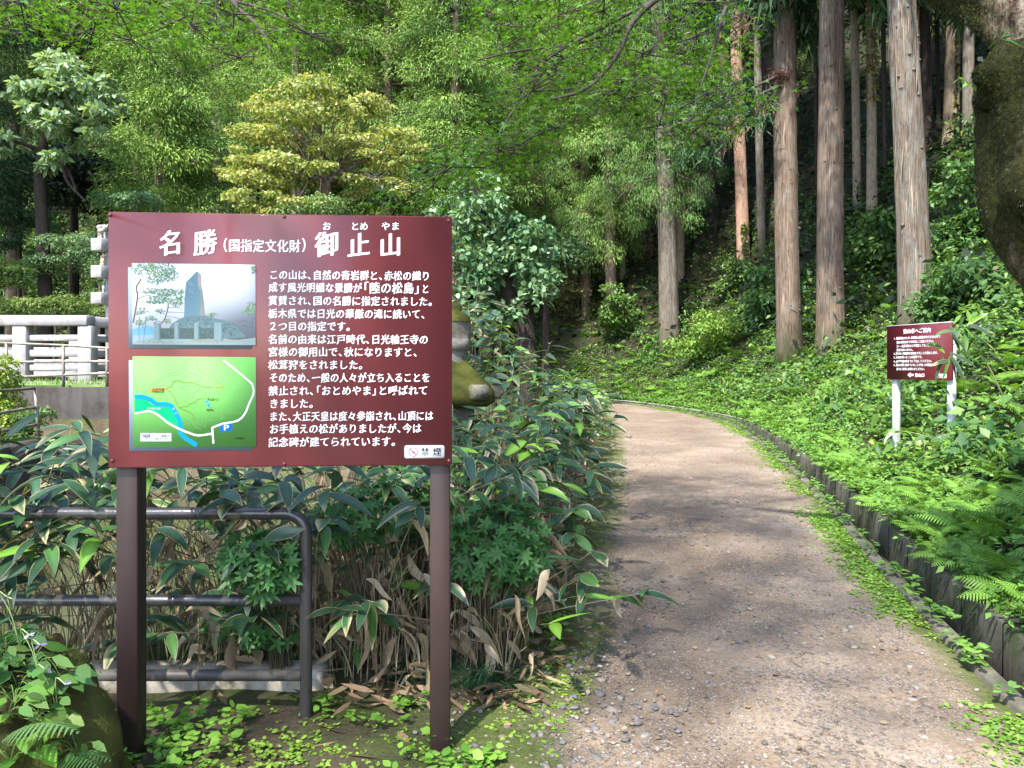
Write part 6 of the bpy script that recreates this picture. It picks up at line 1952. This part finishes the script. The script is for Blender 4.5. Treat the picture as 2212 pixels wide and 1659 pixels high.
herb(1, 45, 1405, "round-leaved plant with a white seed stalk on top of the mossy boulder", 9, (.05, .075), (.035, .05), (.05, .13, .035), 1)
herb(2, 85, 1480, "plant with pale violet flower stalks on the boulder's upper right face", 7, (.06, .085), (.035, .048), G, 2, True)
herb(3, 45, 1500, "broad-leaved light green plant on the middle of the boulder", 6, (.07, .10), (.045, .06), G, 0)
herb(4, 135, 1580, "yellow-green leafy plant at the boulder's right foot with violet flowers", 7, (.07, .09), (.035, .05), (.14, .24, .03), 2, True)
herb(5, 90, 1630, "bright green leaf rosette at the bottom of the boulder", 9, (.07, .095), (.03, .045), (.15, .32, .04), 0)
herb(6, 30, 1640, "bright green creeping leaves at the lower left corner", 10, (.05, .08), (.02, .035), (.13, .27, .04), 0)
for q, (px, py) in enumerate(((5, 1390), (60, 1450), (100, 1600), (30, 1520), (130, 1480))):
    herb(40 + q, px, py, ("glossy dark green herb at the boulder's top left", "round-leaved herb just below the boulder's top", "yellow-green herb in front of the boulder's right half", "large-leaved herb at the middle left of the boulder", "small herb by the pipe fence on the boulder's shoulder")[q], 12, (.05, .085), (.03, .05), ((.04, .11, .03), (.08, .18, .035), (.15, .27, .04), (.12, .25, .04), (.06, .15, .035))[q], 0)
for q, (px, py) in enumerate(((20, 1430), (110, 1440), (70, 1560), (15, 1560), (150, 1640), (110, 1520))):
    herb(20 + q, px, py, ("small-leaved herb at the boulder's left edge", "little herb on the boulder's upper right shoulder", "creeping herb low on the boulder's front", "pale herb on the boulder's left flank", "herb at the foot of the sign's left post", "herb on the boulder's right face")[q], 10, (.035, .06), (.02, .035), (.10, .2, .04), 0)
r = rng(43)
for k, (px, py, a, s, lab) in enumerate(((20, 1600, .25, .26, "pale green fern frond arching over the boulder"), (120, 1650, .35, .20, "small fern at the boulder's foot by the sign post"), (10, 1345, .5, .2, "fern frond at the left edge above the boulder"))):
    c = on_rock(px, py); T = empty("fern", c, lab, "fern", "ferns on the mossy boulder")
    for q in range(2 if k else 1):
        mb = MB(); frond(mb, c + np.array([0, -.03, .01]), (math.cos(a + q * .7), -.25, 0), s, .75, r, (.16, .28, .09) if k == 0 else (.09, .2, .05), .2, 15)
        obj("frond", mb.mesh("frond"), M_fern, T)

# ------------------------------------------------------------------ old mossy tree on the right with its overhanging maple foliage
YM = 3.5
def mossbark():
    m, nt, bs, out = new_mat("mossy_old_bark")
    v = coords(nt)
    a = noise_tex(nt, coords(nt, (1, 1, .6)), 3.2, 7, .72); b = noise_tex(nt, v, 42, 6, .75); f = noise_tex(nt, coords(nt, (1, 1, .35)), 20, 5, .65)
    bark = ramp(nt, f, [(.38, (.045, .03, .022)), (.52, (.14, .105, .075)), (.68, (.27, .225, .17))])
    ms = ramp(nt, b, [(.35, (.008, .008, .003)), (.6, (.036, .037, .009)), (.75, (.085, .09, .018))])
    sx = nt.nodes.new("ShaderNodeSeparateXYZ"); nt.links.new(coords(nt), sx.inputs[0])
    k = math_n(nt, 'ADD', a, math_n(nt, 'MULTIPLY', math_n(nt, 'ADD', sx.outputs[0], .72), -1.3))
    nt.links.new(mix(nt, ramp(nt, k, [(.36, (0, 0, 0)), (.48, (1, 1, 1))]), bark, ms), bs.inputs["Base Color"])
    bs.inputs["Roughness"].default_value = .95; bs.inputs["Specular IOR Level"].default_value = .15
    bump(nt, bs, math_n(nt, 'ADD', math_n(nt, 'MULTIPLY', b, .7), f), 1.0, .03)
    return m
M_mossbark = mossbark()
def moss_tufts(mb, parent, seed, n):
    r = rng(seed); v = np.concatenate(mb.v); q = np.concatenate(mb.q)
    f = q[r.integers(0, len(q), n)]
    w = r.dirichlet((1, 1, 1, 1), n)
    p = (v[f] * w[..., None]).sum(1)
    nn = nrm(np.cross(v[f[:, 1]] - v[f[:, 0]], v[f[:, 3]] - v[f[:, 0]]))
    k = np.sin(p[:, 0] * 9) + np.sin(p[:, 2] * 7 + p[:, 0] * 5) + np.sin(p[:, 2] * 19 + 2) * .7 + r.normal(0, .5, n) - (p[:, 0] - 2.26) * 14
    m = k > -.3
    p, nn = p[m], nn[m]; n = len(p)
    ml = MB()
    leaves(ml, p - nn * .002, nn * .8 + r.normal(0, .6, (n, 3)) + np.array([0, 0, -.4]), rdir(r, n), r.uniform(.006, .016, n), r.uniform(.002, .005, n), tinted(r, (.040, .050, .010), n, .25), 'kite', .3)
    obj("moss", ml.mesh("moss"), M_leaf, parent)
mt_base = np.array(P(2520, 1330, YM))
mt_base[2] = gz(mt_base[0], mt_base[1])
mt = empty("mossy_tree", mt_base, "old gnarled moss-covered tree leaning in at the right edge, its maple-like leaves overhanging the path", "tree")
rM = rng(6)
phs = rM.uniform(0, 6.28, 12)
def gnarl(i, a, p):
    f = np.ones(len(a))
    for k in range(5): f = f + .05 * np.sin(a * (2 + k) + phs[k] + p[2] * (1.7 + k * 1.9) + .8 * math.sin(p[2] * 2.3 + k))
    return f + .018 * rM.normal(size=len(a))
def V3p(px, py, dy=0): return np.array(P(px, py, YM + dy))
mb = MB()
cl = [(2520, 1400, 165), (2510, 1150, 140), (2480, 900, 128), (2420, 720, 112), (2335, 580, 122), (2268, 450, 122), (2262, 310, 120), (2268, 220, 124), (2262, 150, 128), (2262, 100, 100)]
q = smooth_path([V3p(x, y) for x, y, _ in cl], 60); w = smooth_path([[c[2], 0] for c in cl], 60)[:, 0] / FPX * YM
tube(mb, q, w, 56, None, True, gnarl)
# burr sticking out to the left
tube(mb, smooth_path([V3p(2170, 178), V3p(2125, 160, -.03), V3p(2104, 162, -.03)], 8), np.array([70, 48, 36, 30, 24, 18, 12, 7]) / FPX * YM, 20, None, True, gnarl)
tube(mb, smooth_path([V3p(2225, 470, -.14), V3p(2222, 400, -.19), V3p(2228, 330, -.14)], 8), np.array([10, 34, 46, 50, 50, 44, 32, 10]) / FPX * YM, 20, None, True, gnarl)
moss_tufts(mb, mt, 1, 60000)
obj("trunk", mb.mesh("trunk", True), M_mossbark, mt)
mb = MB()
cl = [(2262, 190, 70), (2222, 90, 62), (2150, 12, 60), (2085, -42, 72), (2010, -85, 66), (1900, -150, 55), (1700, -260, 42), (1450, -360, 30)]
q = smooth_path([V3p(x, y, .0 + k * .12) for k, (x, y, _) in enumerate(cl)], 50); w = smooth_path([[c[2], 0] for c in cl], 50)[:, 0] / FPX * YM
tube(mb, q, w, 40, None, True, gnarl); moss_tufts(mb, mt, 2, 30000); obj("limb", mb.mesh("limb", True), M_mossbark, mt)
mb = MB()
cl = [(2290, 170, 85), (2330, 60, 75), (2390, -120, 70), (2440, -400, 60), (2420, -800, 40)]
q = smooth_path([V3p(x, y, .1) for x, y, _ in cl], 24); w = smooth_path([[c[2], 0] for c in cl], 24)[:, 0] / FPX * YM
tube(mb, q, w, 36, None, True, gnarl); obj("limb", mb.mesh("limb", True), M_mossbark, mt)
# moss grass and a sprig on the burr
mb = MB(); r = rng(66)
c = V3p(2160, 85, -.2); n = 10
leaves(mb, np.repeat(c[None], n, 0), r.normal(0, .6, (n, 3)) + np.array([-.2, -.3, .5]), rdir(r, n), r.uniform(.06, .11, n), .006, tinted(r, (.09, .17, .04), n), 'kite', .5)
c = V3p(2105, 170, 0)
leaves(mb, c + np.stack([-np.linspace(0, .07, 8), np.zeros(8), np.linspace(-.02, .0, 8)], 1), r.normal(0, .6, (8, 3)), np.array([0, -.4, 1]) + r.normal(0, .3, (8, 3)), .035, .022, (.16, .34, .06), 'hex')
obj("moss_sprig", mb.mesh("moss_sprig"), M_leaf, mt)

def star_leaves(mb, c, d, n, S, col):
    """five-lobed maple leaves"""
    k = len(c)
    d = nrm(d); s = nrm(np.cross(d, n)); n = np.cross(s, d)
    ang = np.array([0, 36, 62, 85, 118]) ; rad = np.array([1, .34, .86, .30, .6])
    A = np.concatenate([-ang[::-1], ang[1:]]); Rr = np.concatenate([rad[::-1], rad[1:]])
    A = np.radians(A)
    S = S[:, None, None]
    rim = c[:, None] + S * (np.cos(A)[None, :, None] * Rr[None, :, None] * d[:, None] + np.sin(A)[None, :, None] * Rr[None, :, None] * s[:, None]) - S * np.array([0, 0, 1.0]) * (Rr ** 2 * .12)[None, :, None]
    v = np.concatenate([c[:, None], rim], 1)
    m = v.shape[1]
    t = np.array([[0, i, i + 1] for i in range(1, m - 1)])
    f = (np.arange(k)[:, None, None] * m + t).reshape(-1, 3)
    mb.add(v.reshape(-1, 3), f, np.repeat(col, m, 0))

def in_poly(p, poly):
    x, y = p; c = False
    for (x0, y0), (x1, y1) in zip(poly, poly[1:] + poly[:1]):
        if (y0 > y) != (y1 > y) and x < (x1 - x0) * (y - y0) / (y1 - y0) + x0: c = not c
    return c

def maple_sprays(seed, parent, poly, npads, Y, ca, cb, size=(.028, .044), per=150, rad=(.35, .7), slope=(0, 0), skip=None):
    """flat layers of maple leaves on fine twigs"""
    r = rng(seed + 5000)
    ml, mt_ = MB(), MB()
    xs = [p[0] for p in poly]; ys = [p[1] for p in poly]
    cs = []
    while len(cs) < npads:
        p = (r.uniform(min(xs), max(xs)), r.uniform(min(ys), max(ys)))
        if not in_poly(p, poly): continue
        yy = r.uniform(*Y)
        c = np.array(P(p[0], p[1], yy)); cs.append(c)
        R_ = r.uniform(*rad)
        k = int(per * (R_ / .5) ** 2)
        a = r.uniform(0, 6.28, k); q = np.sqrt(r.random(k)) * R_ * r.uniform(.75, 1.1, k)
        off = np.stack([np.cos(a) * q, np.sin(a) * q, r.normal(0, .035, k)], 1)
        off[:, 2] += off[:, 0] * slope[0] + off[:, 1] * slope[1] - .12 * (q / R_) ** 2 * R_
        pos = c + off
        col = tinted(r, np.asarray(ca) * (1 - .5) + np.asarray(cb) * .5, k, .28, .1)
        star_leaves(ml, pos, np.stack([np.cos(a), np.sin(a), np.full(k, -.25)], 1) + r.normal(0, .4, (k, 3)), np.array([0, 0, 1]) + r.normal(0, .3, (k, 3)), r.uniform(*size, k), col)
        for b in range(7):
            e = pos[r.integers(k)]
            m_ = (c + e) / 2 + r.normal(0, .05, 3)
            tube(mt_, smooth_path([c, m_, e], 5), np.linspace(.005, .0015, 5), 4, None, cap=False)
    obj("crown", ml.mesh("crown"), M_maple, parent)
    obj("twigs", mt_.mesh("twigs"), M_twig, parent)
    return cs

CA, CB = (.042, .11, .014), (.105, .22, .026)
diag = [(1000, -30), (1540, -30), (1575, 150), (1545, 290), (1470, 250), (1330, 220), (1190, 290), (1080, 360), (975, 430), (925, 410), (960, 330), (1080, 220), (1010, 110)]
maple_sprays(1, mt, diag, 62, (4.2, 6.6), CA, CB, per=150, rad=(.28, .55), slope=(.35, 0))
maple_sprays(2, mt, [(1400, 150), (1560, 120), (1580, 260), (1520, 330), (1400, 260)], 7, (5, 6.5), CA, CB, per=100, rad=(.3, .45), slope=(.2, 0))
mb = MB()
def bpath(pts, r0, r1, Y0=5.0, dY=.08):
    q = smooth_path([np.array(P(x, y, Y0 - dY * k)) for k, (x, y) in enumerate(pts)], 20)
    tube(mb, q, np.linspace(r0, r1, 20), 7, None, False)
bpath([(1700, -260), (1560, -120), (1415, 0), (1364, 52), (1334, 118), (1270, 190), (1190, 215)], .028, .007)
bpath([(1334, 118), (1365, 150), (1400, 190)], .01, .004)
bpath([(1415, 0), (1300, 60), (1180, 130), (1120, 220), (1060, 320)], .014, .004)
bpath([(1360, 60), (1240, 95), (1120, 110), (1030, 130)], .012, .004)
bpath([(1640, -190), (1560, 40), (1530, 140), (1500, 230)], .014, .004)
obj("branches", mb.mesh("branches", True), M_twig, mt)

# a second maple whose trunk stands left of the camera; its leaves hang into the top of the picture
m2b = (-3.6, .6, ground_left(np.array(-3.6), np.array(.6)).item())
m2 = empty("maple_tree", m2b, "green maple hanging its leafy twigs down into the top left of the picture", "tree")
mb = MB()
tube(mb, smooth_path([(-3.6, .6, -.2), (-3.5, .7, 1.5), (-3.3, 1.1, 3.2), (-2.8, 1.9, 5), (-2.2, 2.6, 6.6)], 24), np.linspace(.2, .08, 24), 16, None, True)
obj("trunk", mb.mesh("trunk", True), M_bark[1], m2)
maple_sprays(3, m2, [(-60, -30), (760, -30), (720, 70), (660, 130), (560, 150), (430, 110), (300, 90), (180, 95), (80, 60), (-60, 70)], 38, (4.2, 6.2), CA, CB, per=140, rad=(.28, .5))
mb = MB()
bpath([(300, -500), (390, -150), (500, 0), (560, 60), (590, 120)], .03, .005, 5.2)
bpath([(480, -60), (420, 20), (350, 60), (290, 80)], .012, .004, 5.2)
bpath([(500, 0), (600, 30), (680, 80)], .012, .004, 5.2)
bpath([(150, -150), (190, 10), (150, 70)], .012, .004, 5.2)
obj("branches", mb.mesh("branches", True), M_twig, m2)
# the unseen upper crowns of both maples, over and behind the camera: they shade the sign and dapple the path
def crown_over(seed, parent, ctr, ext, npads, per, S=(.07, .11)):
    r = rng(seed + 6000); ml = MB()
    for k in range(npads):
        u = rdir(r, 1)[0] * r.uniform(.3, 1) ** .5
        c = np.asarray(ctr) + u * np.asarray(ext)
        n = per; R_ = r.uniform(.5, .9)
        a = r.uniform(0, 6.28, n); q = np.sqrt(r.random(n)) * R_
        pos = c + np.stack([np.cos(a) * q, np.sin(a) * q, r.normal(0, .06, n)], 1)
        star_leaves(ml, pos, np.stack([np.cos(a), np.sin(a), np.full(n, -.2)], 1), np.array([0, 0, 1]) + r.normal(0, .3, (n, 3)), r.uniform(*S, n), tinted(r, CB, n))
    obj("upper_crown", ml.mesh("upper_crown"), M_maple, parent)
crown_over(1, m2, (-2.6, -1.1, 6.6), (2.7, 3.2, 1.6), 54, 90)
crown_over(2, mt, (-.5, 1.3, 7.4), (2.0, 2.2, 1.2), 20, 80)

# bamboo stalk leaning in front of the small sign, and one across its post
def stalk(seed, label, pts, heads, Y, L=(.2, .32)):
    r = rng(seed + 7000)
    q = smooth_path([np.array(P(x, y, Y - .05 * k)) for k, (x, y) in enumerate(pts)], 24)
    T = empty("bamboo_stalk", q[0], label, "bamboo")
    mb = MB(); tube(mb, q, np.linspace(.012, .004, 24), 7, (.16, .19, .07), cap=False); obj("cane", mb.mesh("cane", True), M_cane, T)
    ml = MB()
    for (x, y, n, a0) in heads:
        c = np.array(P(x, y, Y - .25))
        for k in range(n):
            a = a0 + r.normal(0, .75)
            g = r.random()
            sasa_leaf(ml, c + r.normal(0, .03, 3), np.array([math.cos(a), -.3, math.sin(a)]), np.array([0, -.8, .6]) + r.normal(0, .3, 3), r.uniform(*L), r.uniform(.035, .05), r, False, g < .25, r.uniform(.1, .4))
    obj("leaves", ml.mesh("leaves", True), M_sasa, T)
stalk(1, "drooping green bamboo stalk hanging over the right end of the small sign", [(2250, 960), (2190, 900), (2140, 800), (2095, 730), (2058, 745)], [(2075, 715, 8, .6), (2090, 705, 7, -.2), (2060, 720, 3, -2.2), (2050, 765, 3, -1.2), (2110, 760, 2, -1.3), (2055, 780, 3, -2.6), (2030, 760, 2, 2.8)], 8.1)
stalk(2, "thin arching bamboo stalk reaching across the small sign's left post", [(2075, 1010), (2040, 960), (2010, 945), (1970, 935), (1935, 930)], [(1930, 932, 2, 3.5), (1960, 935, 3, -1.6), (2000, 940, 3, -1.9), (2025, 945, 2, -1.2)], 8.2, (.09, .15))
